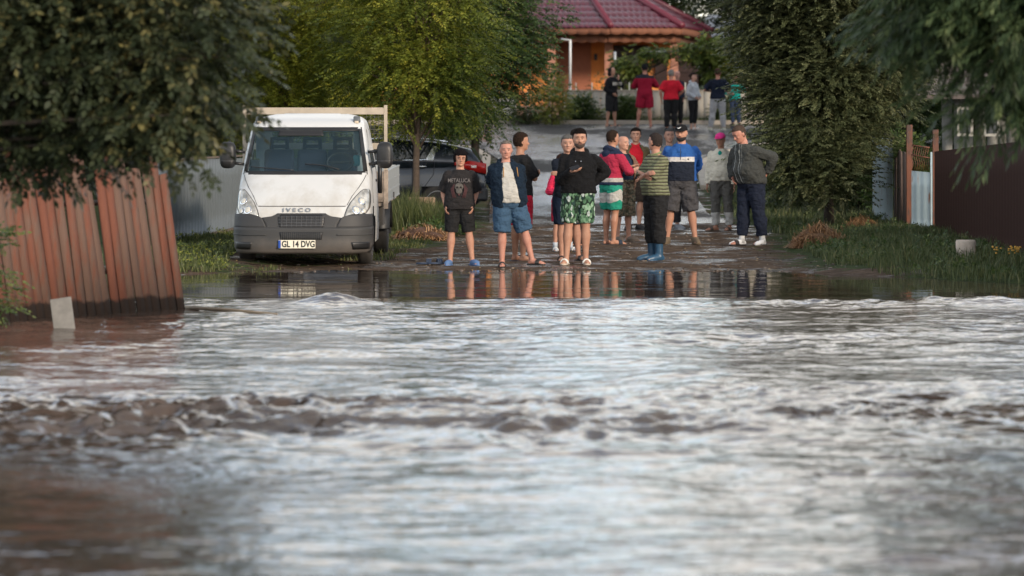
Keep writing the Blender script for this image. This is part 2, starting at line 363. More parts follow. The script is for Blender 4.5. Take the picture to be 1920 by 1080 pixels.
blades('grass', 'dense green grass on the right bank between the muddy road and the water', 'grass', 42000, (3.4, 9.5, 44.3, 62), (.05, .19), .006, GM, mask=lambda x, y: (off_r(x, y) > .25) & (terr(x, y) > .0) & (x > np.interp(y, [44, 46, 48, 50, 52], [5.9, 5.2, 4.5, 4.2, 4.1])), seed=2)
blades('grass', 'grass and weeds on the verge under the big olive-leaved tree', 'grass', 14000, (4.0, 9, 62, 84), (.05, .17), .009, GM, mask=lambda x, y: off_r(x, y) > .2, seed=3)
blades('grass', 'low grass around the white truck and along the left verge', 'grass', 16000, (-5.8, -.6, 50.0, 66), (.02, .09), .008, GY, mask=lambda x, y: ((road_l(y)-x) > .25*fbm(x*2, y*2, 2)) & ((y > 56.5) | (fbm(x*1.5, y*1.5, 3) > .52)), seed=4)
blades('grass', 'long yellow-green grass at the foot of the grey corrugated fence', 'grass', 7000, (-5.3, -3.9, 49.0, 56.5), (.03, .13), .008, GY, seed=5, mask=lambda x, y: terr(x, y) > .01)
blades('grass', 'tall grass stand behind the truck bed beside the dark car', 'grass', 5200, (-2.35, -.95, 63.2, 66.6), (.25, .6), .006, GY, seed=6, lean=.3)
blades('grass', 'grass strip at the foot of the pale garden wall', 'grass', 6000, (-6, 9, 109.8, 110.8), (.05, .25), .015, GM, seed=8)
# ================================================================ trees and shrubs
def spray(n, L, ll, lw, splay=60, droop=.15, alt=True):
    """a twig carrying leaflets: returns verts (n*4,3) along +X with +Z up"""
    V = []
    for i in range(n):
        t = (i//2+1)/(n/2+.5) if i < n-1 else 1.0
        side = (-1 if i % 2 else 1); ang = R(splay)*side if i < n-1 else 0
        o = np.array([L*t, 0, -droop*L*t*t]); d = np.array([math.cos(ang), math.sin(ang), -.15-.3*((i*7) % 3)/3]); d /= np.linalg.norm(d)
        u = np.cross([0, 0, 1], d); u /= np.linalg.norm(u); tw = math.sin(i*2.3)*.5
        up = np.cross(d, u); u = u*math.cos(tw)+up*math.sin(tw); s = .8+.4*((i*13) % 5)/5
        V += [o, o+d*ll*s*.45+u*lw*s*.5, o+d*ll*s, o+d*ll*s*.5-u*lw*s*.5]
    return np.array(V)
def scatter(T, pos, dirs, scale, roll):
    n = len(pos); dirs = dirs/np.linalg.norm(dirs, axis=1, keepdims=True); up = np.tile([0, 0, 1.], (n, 1))
    y = np.cross(up, dirs); y /= np.maximum(np.linalg.norm(y, axis=1, keepdims=True), 1e-6); z = np.cross(dirs, y)
    c, s = np.cos(roll)[:, None], np.sin(roll)[:, None]; y, z = y*c+z*s, z*c-y*s
    V = pos[:, None, :]+scale[:, None, None]*(T[None, :, 0:1]*dirs[:, None, :]+T[None, :, 1:2]*y[:, None, :]+T[None, :, 2:3]*z[:, None, :])
    return V.reshape(-1, 3)
def crown_pts(blobs, clumps, per, cr, r, droop=0, shell=.45):
    P = []; D = []; C = []
    tot = sum(b[3]*b[4]*b[5] for b in blobs)
    for (cx, cy, cz, rx, ry, rz) in blobs:
        k = max(3, int(clumps*rx*ry*rz/tot)); u = r.normal(size=(k, 3)); u /= np.linalg.norm(u, axis=1, keepdims=True)
        rad = r.uniform(shell, 1, k)**.7; c = np.array([cx, cy, cz])+u*rad[:, None]*np.array([rx, ry, rz]); C.append(c)
        for ci, ui in zip(c, u):
            m = int(per*r.uniform(.5, 1.5)); g = r.normal(size=(m, 3))*np.array([cr, cr, cr*.6]); P.append(ci+g)
            d = g/cr*.8+ui*1.0+r.normal(size=(m, 3))*.35; d[:, 2] = d[:, 2]*.5-droop; D.append(d)
    return np.concatenate(P), np.concatenate(D), np.concatenate(C)
BARK = paint('bark', (.10, .070, .050), .9, var=.35, nscale=14, bump=.8, bscale=40)
BARKD = paint('bark_dark', (.045, .035, .027), .9, var=.35, nscale=14, bump=.8, bscale=40)
def tree(name, label, cat, base, blobs, T, clumps, per, cr, mat, trunk_r=.1, bark=None, droop=0, group=None, seed=1, size=(.7, 1.3), shell=.45, limbs=40, trunk_top=None, lean=(0, 0), fork=1, tint_mean=.45):
    r = np.random.default_rng(seed); root = empty(name, base); tag(root, label, cat, group)
    blobs = [(b[0]-base[0], b[1]-base[1], b[2]-base[2], *b[3:]) for b in blobs]
    P, D, C = crown_pts(blobs, clumps, per, cr, r, droop, shell)
    sc = r.uniform(*size, len(P)); V = scatter(T, P, D, sc, r.uniform(-.6, .6, len(P)))
    nl = len(T)//4; Q = np.arange(len(V)).reshape(-1, 4)
    clt = r.normal(0, .15, len(P))+.55*(fbm(P[:, 0]*1.4+5, P[:, 1]*.8+P[:, 2]*1.4+9, 3)-.5)
    tint = np.clip(tint_mean+np.repeat(clt, nl*4)+np.repeat(r.normal(0, .10, len(P)*nl), 4), 0, 1)
    npobj('crown', V, Q, mat, root, tint)
    bm = bmesh.new(); top = trunk_top if trunk_top else max(b[2] for b in blobs)
    pts = []; 
    for i in range(9):
        t = i/8; pts.append((lean[0]*t+.06*math.sin(t*5+seed)*t*top*.3, lean[1]*t, -.15+(top+.15)*t))
    rad = [trunk_r*(1.25 if i == 0 else 1)*(1-.75*(i/8)) for i in range(9)]
    tube(bm, pts, rad, 10)
    idx = r.choice(len(C), min(limbs, len(C)), replace=False)
    for j in idx:
        c = C[j]; t = min(.95, max(.22, (c[2]*.55)/max(top, .1)+.05)); k = t*8; i0 = min(7, int(k)); p = Vector(pts[i0]).lerp(Vector(pts[i0+1]), k-i0)
        q = Vector(c); mid = p.lerp(q, .5)+Vector((0, 0, .12*(q-p).length)); rr = trunk_r*.34*(1-.5*t)
        tube(bm, [p, p.lerp(mid, .55)+Vector((0, 0, .03)), mid, q.lerp(mid, .4), q], [rr, rr*.85, rr*.65, rr*.4, rr*.12], 5)
    bobj('trunk', bm, bark or BARK, root)
    return root
LOC = leaf_mat('locust_leaf', (.060, .085, .012), (.20, .22, .026), (.56, .50, .06), .42)
LOC2 = leaf_mat('locust_leaf_green', (.045, .075, .014), (.18, .21, .030), (.48, .43, .06), .42)
DK = leaf_mat('broad_leaf', (.022, .045, .014), (.060, .100, .028), (.18, .21, .06), .3)
OL = leaf_mat('olive_leaf', (.038, .046, .020), (.088, .104, .046), (.20, .20, .10), .26)
FG = leaf_mat('shade_leaf', (.020, .030, .014), (.046, .058, .028), (.26, .22, .08), .25)
WI = leaf_mat('willow_leaf', (.022, .042, .018), (.065, .100, .042), (.17, .21, .09), .35)
FAR = leaf_mat('far_leaf', (.022, .036, .012), (.055, .075, .024), (.12, .14, .045), .25)
YL = leaf_mat('vine_leaf', (.05, .09, .02), (.17, .21, .045), (.50, .44, .07), .38)
S_LOC = spray(15, .34, .066, .034, 60, .25); S_OL = spray(14, .30, .065, .030, 42, .05)
S_BR = spray(7, .22, .085, .055, 55, .2); S_FG = spray(9, .20, .065, .034, 45, .15); S_WI = spray(13, .36, .12, .026, 24, .1)
S_FAR = spray(7, .5, .20, .13, 55, .2); S_VN = spray(6, .24, .12, .10, 60, .3)
def B(px, py, d, rx, ry, rz): return (X(px, d), d, Z(py, d), rx, ry, rz)
# the locust in front of the dark car, trunk at px 780
d = 69.5; bx = X(781, d)
tree('locust_tree', 'slender locust tree with straight bare brown trunk standing in front of the dark car', 'tree', (bx, d, ground(bx, d)),
     [B(790, 150, d, 1.45, 1.2, 1.0), B(770, 40, d, 1.5, 1.3, 1.1), B(830, 90, d+.3, 1.0, 1.0, .9), B(735, 110, d, .9, .9, .9), B(790, -60, d, 1.6, 1.4, 1.2), B(745, 205, d+.3, .6, .6, .35), B(830, 205, d+.2, .6, .6, .35), B(790, 190, d+.5, .7, .6, .4)], S_LOC, 400, 13, .26, LOC2, .075, droop=.28, seed=11, shell=.25, limbs=60, tint_mean=.42)
for i, (px, dd, lab, sd, mat, k) in enumerate([(545, 73, 'bright yellow-green locust crown rising directly behind the white truck cab', 21, LOC, .52), (640, 76, 'taller yellow-green locust between the truck cab and the slender locust', 22, LOC, .48), (470, 77, 'locust at the left edge of the roadside row, half hidden by the near dark foliage', 23, LOC2, .45)]):
    x_ = X(px, dd)
    tree('locust_tree', lab, 'tree', (x_, dd, ground(x_, dd)),
         [B(px, 150, dd, 1.2, 1.1, 1.1), B(px-30, 60, dd, 1.3, 1.2, 1.0), B(px+45, 90, dd, 1.1, 1.1, 1.0), B(px-40, 190, dd-.4, .8, .8, .7), B(px+10, -30, dd, 1.5, 1.3, 1.2)], S_LOC, 300, 14, .27, mat, .09, droop=.25, seed=sd, shell=.25, limbs=40, tint_mean=k, group='locust trees along the left of the road')
# the darker broad-leaved tree by the house
d = 83; bx = X(890, d)
tree('broadleaf_tree', 'dark green broad-leaved tree overhanging the road edge left of the orange house', 'tree', (bx, d, ground(bx, d)),
     [B(900, 110, d, 1.35, 1.3, 1.35), B(945, 80, d-.5, .85, 1.0, .85), B(850, 190, d, 1.0, 1.1, .8), B(905, 205, d-.4, .65, .8, .55), B(880, 0, d, 1.7, 1.5, 1.3), B(1000, 30, d, .55, .7, .5), B(975, 145, d, .5, .7, .6), B(800, 60, d, 1.3, 1, 1.2), B(820, 180, d, .9, .9, .8)], S_BR, 520, 17, .26, DK, .11, BARKD, droop=.3, seed=31, shell=.3, tint_mean=.45)
# right: big olive-leaved tree
d = 63.5; bx = X(1555, d+1)
tree('oleaster_tree', 'big spreading grey-olive tree with arching sprays reaching almost to the grass on the right bank', 'tree', (bx, d+1, ground(bx, d+1)),
     [B(1520, 120, d, 1.15, 1.2, 1.25), B(1478, 60, d+.3, .72, 1.0, .8), B(1520, 220, d-.3, .95, 1.1, .9), B(1465, 165, d, .38, .6, .5), B(1600, 70, d, 1.4, 1.3, 1.3), B(1565, 250, d-.1, .55, .9, .55), B(1485, 265, d-.2, .35, .6, .4), B(1520, -50, d, 1.7, 1.5, 1.2), B(1640, 130, d+.4, .8, 1.0, .8), B(1530, 300, d-1.0, .80, .7, .42), B(1500, 315, d-.5, .5, .6, .28), B(1545, 335, d-1.0, .60, .5, .22), B(1485, 318, d-.9, .35, .5, .30), B(1572, 315, d-1.0, .38, .5, .36), B(1525, 362, d-1.1, .55, .4, .13), B(1570, 358, d-1.1, .38, .4, .15), B(1440, 60, d, .3, .5, .5)], S_OL, 1060, 19, .20, OL, .09, BARKD, droop=.12, seed=41, shell=.35, limbs=70, tint_mean=.45)
# behind the gate on the right
for px, dd, sd, lab in ((1690, 74, 42, 'dark shaded tree behind the rusty gate'), (1830, 78, 43, 'dark leafy tree behind the pale shed on the right'), (1960, 74, 44, 'dark leafy tree at the right edge behind the brown fence')):
    x_ = X(px, dd)
    tree('broadleaf_tree', lab, 'tree', (x_, dd, ground(x_, dd)), [B(px, 60, dd, 1.7, 1.4, 1.8), B(px-60, 170, dd, 1.2, 1.2, 1.0), B(px+40, -60, dd, 1.8, 1.5, 1.3)], S_BR, 260, 13, .36, DK, .13, BARKD, droop=.2, seed=sd, size=(1.1, 1.7), shell=.2, tint_mean=.3, limbs=25)
# near dark foliage, upper left
bx, by = -5.6, 28.2
nb = [B(120, 60, 28, .85, .9, .62), B(330, 60, 27.6, .52, .7, .55), B(260, 190, 27.8, .62, .7, .42), B(70, 215, 28.2, .72, .7, .42), B(370, 150, 27.4, .24, .5, .36), B(170, 270, 28, .55, .5, .20), B(330, 262, 27.6, .34, .4, .16), B(60, 290, 28.4, .42, .5, .18), B(-150, 50, 28.4, 1.3, 1.0, 1.0), B(100, -150, 28, 1.5, 1.2, .9), B(415, 20, 27.4, .22, .5, .25)]
tree('near_tree', 'dark out-of-focus tree filling the upper left corner, hanging over the red plank fence', 'tree', (bx, by, -.35), nb, S_FG, 620, 17, .15, FG, .14, BARKD, droop=.35, seed=51, shell=.2, limbs=60, tint_mean=.36)
# near hanging foliage, upper right
bx, by = 4.9, 29.5
nb = [B(1840, 0, 29, .42, .7, .42), B(1760, -5, 29.2, .40, .6, .30), B(1905, 75, 28.6, .26, .6, .34), B(1690, 15, 29.6, .36, .5, .20), B(1720, 60, 29.4, .20, .4, .16), B(2050, 40, 29, .8, .8, .9), B(1850, -120, 29, 1.0, .8, .6), B(1800, 85, 29.2, .22, .4, .16), B(1890, 165, 28.9, .12, .3, .12), B(1815, 170, 29.3, .09, .3, .10), B(1870, 225, 29.0, .07, .2, .08)]
tree('willow_tree', 'dark out-of-focus willow-like tree hanging long leaves into the upper right corner', 'tree', (bx, by, -.35), nb, S_WI, 330, 11, .10, WI, .15, BARKD, droop=.8, seed=52, shell=.15, size=(.6, 1.1), limbs=60, tint_mean=.45)
# shrub at the lower left edge
tree('shrub', 'out-of-focus green shrub at the left edge in front of the red fence', 'shrub', (X(-25, 33), 33, -.25), [B(-25, 470, 33, .20, .2, .26), B(-12, 550, 33, .17, .2, .2)], S_BR, 40, 7, .06, DK, .02, droop=.1, seed=53, size=(.35, .6), limbs=14, tint_mean=.6)
# leafy branches hanging just above the brown fence
# backdrop trees
far = [(-14, 120), (-10.5, 112), (-7.4, 118), (-4.6, 113), (-7, 96), (-10.5, 92), (-13.5, 98), (-2.0, 135), (10.5, 136), (13.5, 126), (17, 121), (20, 116), (6.5, 152), (1.5, 156), (-5, 150), (11.5, 150), (16, 106), (11.8, 98), (14.6, 92), (8.6, 146), (9.6, 137), (12.2, 134), (-9.5, 70), (-8.4, 82), (-13, 76)]
wh = ['left, beyond the locusts', 'far left behind the truck', 'behind the slender locust', 'left of the orange house', 'behind the dark car', 'behind the grey fence', 'at the far left edge', 'just left behind the red roof', 'right of the red roof', 'right of the house above the far people', 'beyond the oleaster', 'far right beyond the shed', 'directly behind the red roof ridge', 'behind the roof, left half', 'deep left background', 'deep right background', 'right background beyond the shed', 'behind the oleaster crown', 'behind the brown fence far back', 'between the red roof tip and the pale far roof', 'right beside the red roof tip', 'beyond the crown gap right of the roof', 'behind the grey corrugated fence, hidden by near leaves', 'behind the left locust', 'far left yard']
for i, ((x_, y_), s_) in enumerate(zip(far, wh)):
    g = ground(x_, y_); s = 1.0+.25*((i*7) % 5)/5
    tree('background_tree', 'soft dark green background tree, '+s_, 'tree', (x_, y_, g), [(x_, y_, g+3.4*s, 2.5, 1.8, 2.6*s), (x_-1.2, y_-.3, g+5.6*s, 1.9, 1.6, 2.0*s), (x_+1.4, y_, g+6.0*s, 1.8, 1.6, 2.0*s), (x_, y_-.6, g+1.3, 2.3, 1.2, 1.3)],
         S_FAR, 230, 11, .55, FAR, .2, BARKD, droop=.2, seed=100+i, shell=.25, limbs=16, group='background trees', tint_mean=.42)

# bushes by the pale wall
def bush(px, d, r_, h, lab, mat=None, seed=1, sz=(.45, .8), n=110, name='bush'):
    x_ = X(px, d); g = ground(x_, d)
    return tree(name, lab, name, (x_, d, g), [(x_, d, g+h*.52, r_*.85, r_*.8, h*.42), (x_, d, g+h*.3, r_, r_*.8, h*.25)], S_BR, n, 12, .10, mat or DK, .025, BARKD, droop=-.1, seed=seed, size=sz, limbs=16, shell=.3, tint_mean=.5)
bush(1094, 109.9, .33, .95, 'round clipped green bush at the wall foot, leftmost of the round ones', seed=61)
bush(1172, 109.9, .36, .85, 'low green bush behind the legs of the black hooded person', seed=62)
bush(1190, 110.6, .22, .9, 'thin upright weed against the wall beside the crimson shorts', seed=63, n=25)
bush(1130, 110.5, .22, .45, 'small loose weed clump between two round bushes', YL, seed=64, n=22)
bush(1362, 109.9, .36, .85, 'green bush at the wall foot behind the grey tracksuit trousers', seed=65)
bush(1035, 108.5, .62, 1.75, 'tall loose shrub with yellow sprigs at the left end of the pale wall', YL, seed=66, n=90, sz=(.5, .9), name='shrub')
bush(985, 109, .5, .9, 'straggly shrub in front of the wire fence left of the wall', FAR, seed=67, n=50, name='shrub')
# ================================================================ fences, gates, walls
def plank_mat(name, c1, c2, mudz=.18):
    t = NT(name); a = t.N('Attribute', attribute_name='tint'); n = t.noise(3.2, 5, t.co((3, 3, .9)), .6); n2 = t.noise(30, 4, t.co((3, 3, .25)))
    f = t.ramp(t.math('ADD', t.math('MULTIPLY', n, .7), t.math('MULTIPLY', a.outputs['Fac'], .3)), [(.42, 0.0), (.58, 1.0)])
    c = t.mix(f, t.mix(n2, tuple(x*.7 for x in lin(c1)), c1), t.mix(n2, tuple(x*.7 for x in lin(c2)), c2))
    z = t.math('ADD', sepxyz(t)[2], t.math('MULTIPLY', t.math('SUBTRACT', t.noise(4, 4), .5), .22))
    c = t.mix(t.ramp(z, [(mudz*.8, 1.0), (mudz, 0.0)]), c, (.030, .020, .016))
    t.set(c, .85, 0, .25); t.bump(n2, .5, .01); return t.m
def plank(V, Q, Tn, p0, p1, wv, th, tint, topcut=0):
    """board from p0 (bottom centre) to p1 (top centre); wv = half-width vector, th = thickness vector"""
    o = len(V); p0, p1, wv, th = map(np.array, (p0, p1, wv, th))
    for p, c in ((p0, 0), (p1, topcut)):
        V += [p-wv-th, p+wv-th+np.array([0, 0, c]), p+wv+th+np.array([0, 0, c]), p-wv+th]
    Q += [(o, o+1, o+5, o+4), (o+1, o+2, o+6, o+5), (o+2, o+3, o+7, o+6), (o+3, o, o+4, o+7), (o+4, o+5, o+6, o+7), (o+3, o+2, o+1, o)]; Tn += [tint]*8
def plank_row(parent, name, a, b, n, h, lean, mat, seed=1, gap=.9, th=.011, z0=-.12, hj=.05):
    r = np.random.default_rng(seed); V, Q, Tn = [], [], []; a, b = np.array(a, float), np.array(b, float); u = (b-a)/np.linalg.norm(b-a); nrm = np.array([-u[1], u[0], 0]); wd = np.linalg.norm(b-a)/n*gap/2
    for i in range(n):
        p = a+(b-a)*(i+.5)/n; hh = h+r.normal(0, hj); l = lean+r.normal(0, .016); q = p+u*(-math.sin(l)*hh)+np.array([0, 0, hh])
        k = r.normal(0, .006); wv = u*wd*r.uniform(.93, 1.05); plank(V, Q, Tn, p+np.array([0, 0, z0])+nrm*k+u*math.sin(l)*.12, q+nrm*(k+r.normal(0, .012)), wv, nrm*th, r.uniform(0, 1), r.normal(0, .03))
    return npobj(name, V, Q, mat, parent, Tn)
# leaning red plank fence, left
A, Bp = (-5.9, 35.4, 0), (X(345, 39), 39.1, 0)
fr = empty('plank_fence', (0, 0, 0)); tag(fr, 'leaning fence of weathered red-painted planks standing in the flood water on the left', 'fence')
REDP = plank_mat('red_plank', (.185, .070, .045), (.155, .095, .072))
plank_row(fr, 'planks', A, Bp, 34, 1.52, R(11.5), REDP, 5, .90, hj=.08)
bm = bmesh.new()
for z in (.45, 1.15): tube(bm, [(A[0]-.22*z, A[1]+.06, z), (Bp[0]-.22*z, Bp[1]+.07, z)], .03, 4)
bobj('rail', bm, BARK, fr)
for k, t in enumerate((.1, .55, .98)):
    p = Vector(A).lerp(Vector(Bp), t); bm = bmesh.new(); tube(bm, [(p.x, p.y+.12, -.4), (p.x-.3, p.y+.12, 1.35)], .045, 6); bobj('post', bm, BARKD, fr)
boxo('latch', (Bp[0]-.42, Bp[1]-.13, .74), (.13, .02, .035), paint('rust', (.05, .03, .03), .8), fr)
bd = boxo('board_offcut', (0, 0, 0), (.20, .03, .58), paint('weathered_board', (.19, .18, .165), .7, var=.3), rot=Matrix.Rotation(R(-9), 3, 'Y') @ Matrix.Rotation(R(-12), 3, 'X')); bd.location = (X(122, 35.4), 35.35, .02)
tag(bd, 'pale grey board offcut propped against the foot of the red fence', 'board')
pl = bmesh.new(); tube(pl, [(X(345, 39.2), 39.2, .03), (X(430, 38.6), 38.6, .035), (X(520, 38.0), 38.0, .02)], [.022, .018, .012], 6)
tag(bobj('floating_pole', pl, paint('pale_wood', (.28, .22, .15), .7)), 'thin pale pole floating on the water from the corner of the red fence', 'pole')

def corr_mesh(a, b, zb0, zb1, zt0, zt1, pitch=.09, amp=.012, n=None):
    a, b = np.array(a, float), np.array(b, float); L = np.linalg.norm(b-a); u = (b-a)/L; nrm = np.array([-u[1], u[0]]); n = n or int(L/pitch*6)
    s = np.linspace(0, L, n); wv = amp*np.sin(s/pitch*2*np.pi); V = []; Q = []; m = 5
    for off in (0, .008):
        for i in range(n):
            t = s[i]/L
            for k in range(m):
                z = (zb0+(zb1-zb0)*t)*(1-k/(m-1))+(zt0+(zt1-zt0)*t)*k/(m-1); p = a+u*s[i]+nrm*(wv[i]+off); V.append((p[0], p[1], z))
    for off in (0, n*m):
        for i in range(n-1):
            for k in range(m-1): o = off+i*m+k; Q.append((o, o+m, o+m+1, o+1) if off == 0 else (o, o+1, o+m+1, o+m))
    for i in range(n-1):
        for k in (0, m-1): o = i*m+k; Q.append((o, o+m, o+m+n*m, o+n*m))
    return V, Q
def sheet_mat(name, base, rust, amt=.45, metal=.3):
    t = NT(name); n = t.noise(2.2, 6, t.co((2.5, 2.5, .6)), .65); n2 = t.noise(12, 5, t.co((2, 2, .5)))
    z = sepxyz(t)[2]; f = t.ramp(t.math('ADD', t.math('MULTIPLY', n, .6), t.math('MULTIPLY', n2, .4)), [(amt+.12, 0.0), (amt+.22, 1.0)])
    c = t.mix(f, t.mix(n2, tuple(x*.75 for x in lin(base)), base), rust); t.set(c, .5, metal, .5); t.bump(n2, .2, .01); return t.m
cf = empty('corrugated_fence', (0, 0, 0)); tag(cf, 'grey corrugated metal sheet fence running back beside the white truck', 'fence')
V, Q = corr_mesh((-5.15, 54.2), (-4.62, 66), .22, .25, 1.46, 1.40, .36, .035); npobj('metal_sheet', V, Q, sheet_mat('galvanised_sheet', (.17, .19, .20), (.22, .18, .14), .5), cf, smooth=True)
bm = bmesh.new(); box(bm, (-4.88, 60.1, 1.45), (.05, 11.9, .03), Matrix.Rotation(-math.atan2(.53, 11.8), 3, 'Z')); bobj('cap_rail', bm, paint('old_timber', (.12, .09, .07), .85), cf, False)
bm = bmesh.new(); box(bm, (-4.86, 60.1, .19), (.05, 11.8, .10), Matrix.Rotation(-math.atan2(.53, 11.8), 3, 'Z')); bobj('base_board', bm, paint('old_timber', (.12, .09, .07), .85), cf, False)
# light-coloured back yard fence continuing left
# right: brown sheet fence
bf = empty('brown_fence', (0, 0, 0)); tag(bf, 'tall dark brown sheet metal fence on the right bank', 'fence')
a, b = (X(1752, 59), 59.0), (X(1925, 50.5), 50.5); ext = 1.7; b2 = (a[0]+(b[0]-a[0])*ext, a[1]+(b[1]-a[1])*ext)
V, Q = corr_mesh(a, b2, .02, -.05, Z(284, 59), Z(252, 48)+.05, .25, .0012); npobj('metal_sheet', V, Q, paint('brown_sheet', (.036, .018, .014), .85, var=.10, spec=.08), bf, smooth=True)
bm = bmesh.new(); dv = Vector((b2[0]-a[0], b2[1]-a[1], 0)); c = Vector((a[0], a[1], 0))+dv/2+Vector((-.04, 0, .13)); box(bm, c, (.05, dv.length, .24), Matrix.Rotation(-math.atan2(dv.x, dv.y), 3, 'Z')); bobj('plinth', bm, paint('dark_plinth', (.055, .032, .028), .9, var=.3), bf, False)
# gate and old sheets
RUST = sheet_mat('rusty_iron', (.16, .050, .022), (.055, .028, .020), .34, .1)
GS = sheet_mat('flaking_sheet', (.27, .34, .37), (.16, .075, .045), .42, .2)
def post(px, d, ptop, w_, name, lab, mat, zb=-.05):
    x_ = X(px, d); g = ground(x_, d)+zb; h = Z(ptop, d)-g; o = boxo(name, (0, 0, h/2), (w_, w_, h), mat); o.location = (x_, d, g); return tag(o, lab, 'post')
post(1705, 60.6, 234, .095, 'gate_post', 'rusty orange iron gate post on the left of the small gate', RUST)
post(1754, 59.5, 243, .09, 'gate_post', 'rusty orange iron gate post between the small gate and the brown fence', RUST)
gt = empty('metal_gate', (0, 0, 0)); tag(gt, 'small gate of flaking blue-grey sheet with scrolled rusty bars on top', 'gate')
d = 60.0; x0, x1 = X(1709, d), X(1742, d)
g0 = ground((x0+x1)/2, d)
V, Q = corr_mesh((x0, d), (x1, d-.15), g0-.03, g0-.03, Z(320, d), Z(323, d), .12, .006); npobj('sheet_panel', V, Q, GS, gt, smooth=True)
bm = bmesh.new()
for k in range(8):
    x_ = x0+(x1-x0)*(k+.5)/8; zt, zb = Z(274, d), Z(320, d)
    tube(bm, [(x_-.012, d-.02, zb), (x_-.012+.03*math.sin(1), d-.02, zb+(zt-zb)*.3), (x_-.02, d-.02, zb+(zt-zb)*.6), (x_+.012, d-.02, zt)], .006, 5)
tube(bm, [(x0, d-.02, Z(272, d)), (x1, d-.1, Z(277, d))], .012, 5); tube(bm, [(x0, d-.02, Z(290, d)), (x1, d-.1, Z(296, d))], .009, 5)
bobj('gate_bars', bm, RUST, gt)
o = boxo('gate_stile', (X(1746, d), d-.1, (g0+Z(285, d))/2), (.05, .04, Z(285, d)-g0), paint('blue_grey_paint', (.33, .42, .46), .6, var=.2), gt)
sp = empty('sheet_panel', (0, 0, 0)); tag(sp, 'tall old grey metal sheet panel fence left of the gate, next to the oleaster', 'fence')
V, Q = corr_mesh((X(1636, 68), 68), (X(1673, 63.6), 63.6), .2, .2, Z(246, 68), Z(262, 63.6), .11, .008); npobj('metal_sheet', V, Q, GS, sp, smooth=True)
bm = bmesh.new(); tube(bm, [(X(1636, 68), 68, Z(246, 68)+.02), (X(1674, 63.6), 63.6, Z(262, 63.6)+.02)], .03, 5); bobj('cap_rail', bm, BARKD, sp)
wf = empty('board_fence', (0, 0, 0)); tag(wf, 'short run of old brown upright boards between the grey sheet panel and the rusty post', 'fence')
plank_row(wf, 'planks', (X(1677, 63.3), 63.3, .2), (X(1702, 60.9), 60.9, .2), 5, 1.28, R(0), plank_mat('old_board', (.085, .060, .045), (.14, .10, .085), .1), 9, .93, .012, 0, .08)
# shed behind the brown fence
sh = empty('shed', (0, 0, 0)); tag(sh, 'pale grey board shed with white window frames rising behind the brown fence', 'shed')
d = 70; zt = 4.2
SHW = plank_mat('pale_board', (.25, .245, .23), (.15, .14, .125), .0)
plank_row(sh, 'wall', (X(1768, d), d, .3), (X(1768, d)+4.2, d-1.5, .3), 22, 2.4, 0, SHW, 12, .985, .02, 0, 0)
for px in (1808, 1858):
    dd = d-.35 if px < 1830 else d-.55
    f = empty('window', (X(px, dd), dd-.12, Z(228, dd))); f.parent = sh
    boxo('frame', (0, 0, 0), (.30, .05, .55), paint('white_paint', (.36, .35, .32), .6), f); boxo('pane', (0, -.03, 0), (.20, .02, .44), paint('dark_pane', (.03, .035, .04), .15), f)
bm = bmesh.new(); c = Vector((X(1768, d)+2.1, d+.4, 2.86)); box(bm, c, (5, 3.4, .08), Matrix.Rotation(R(-19.6), 3, 'Z') @ Matrix.Rotation(R(12), 3, 'X')); bobj('roof', bm, paint('shed_roof', (.16, .13, .12), .8), sh, False)
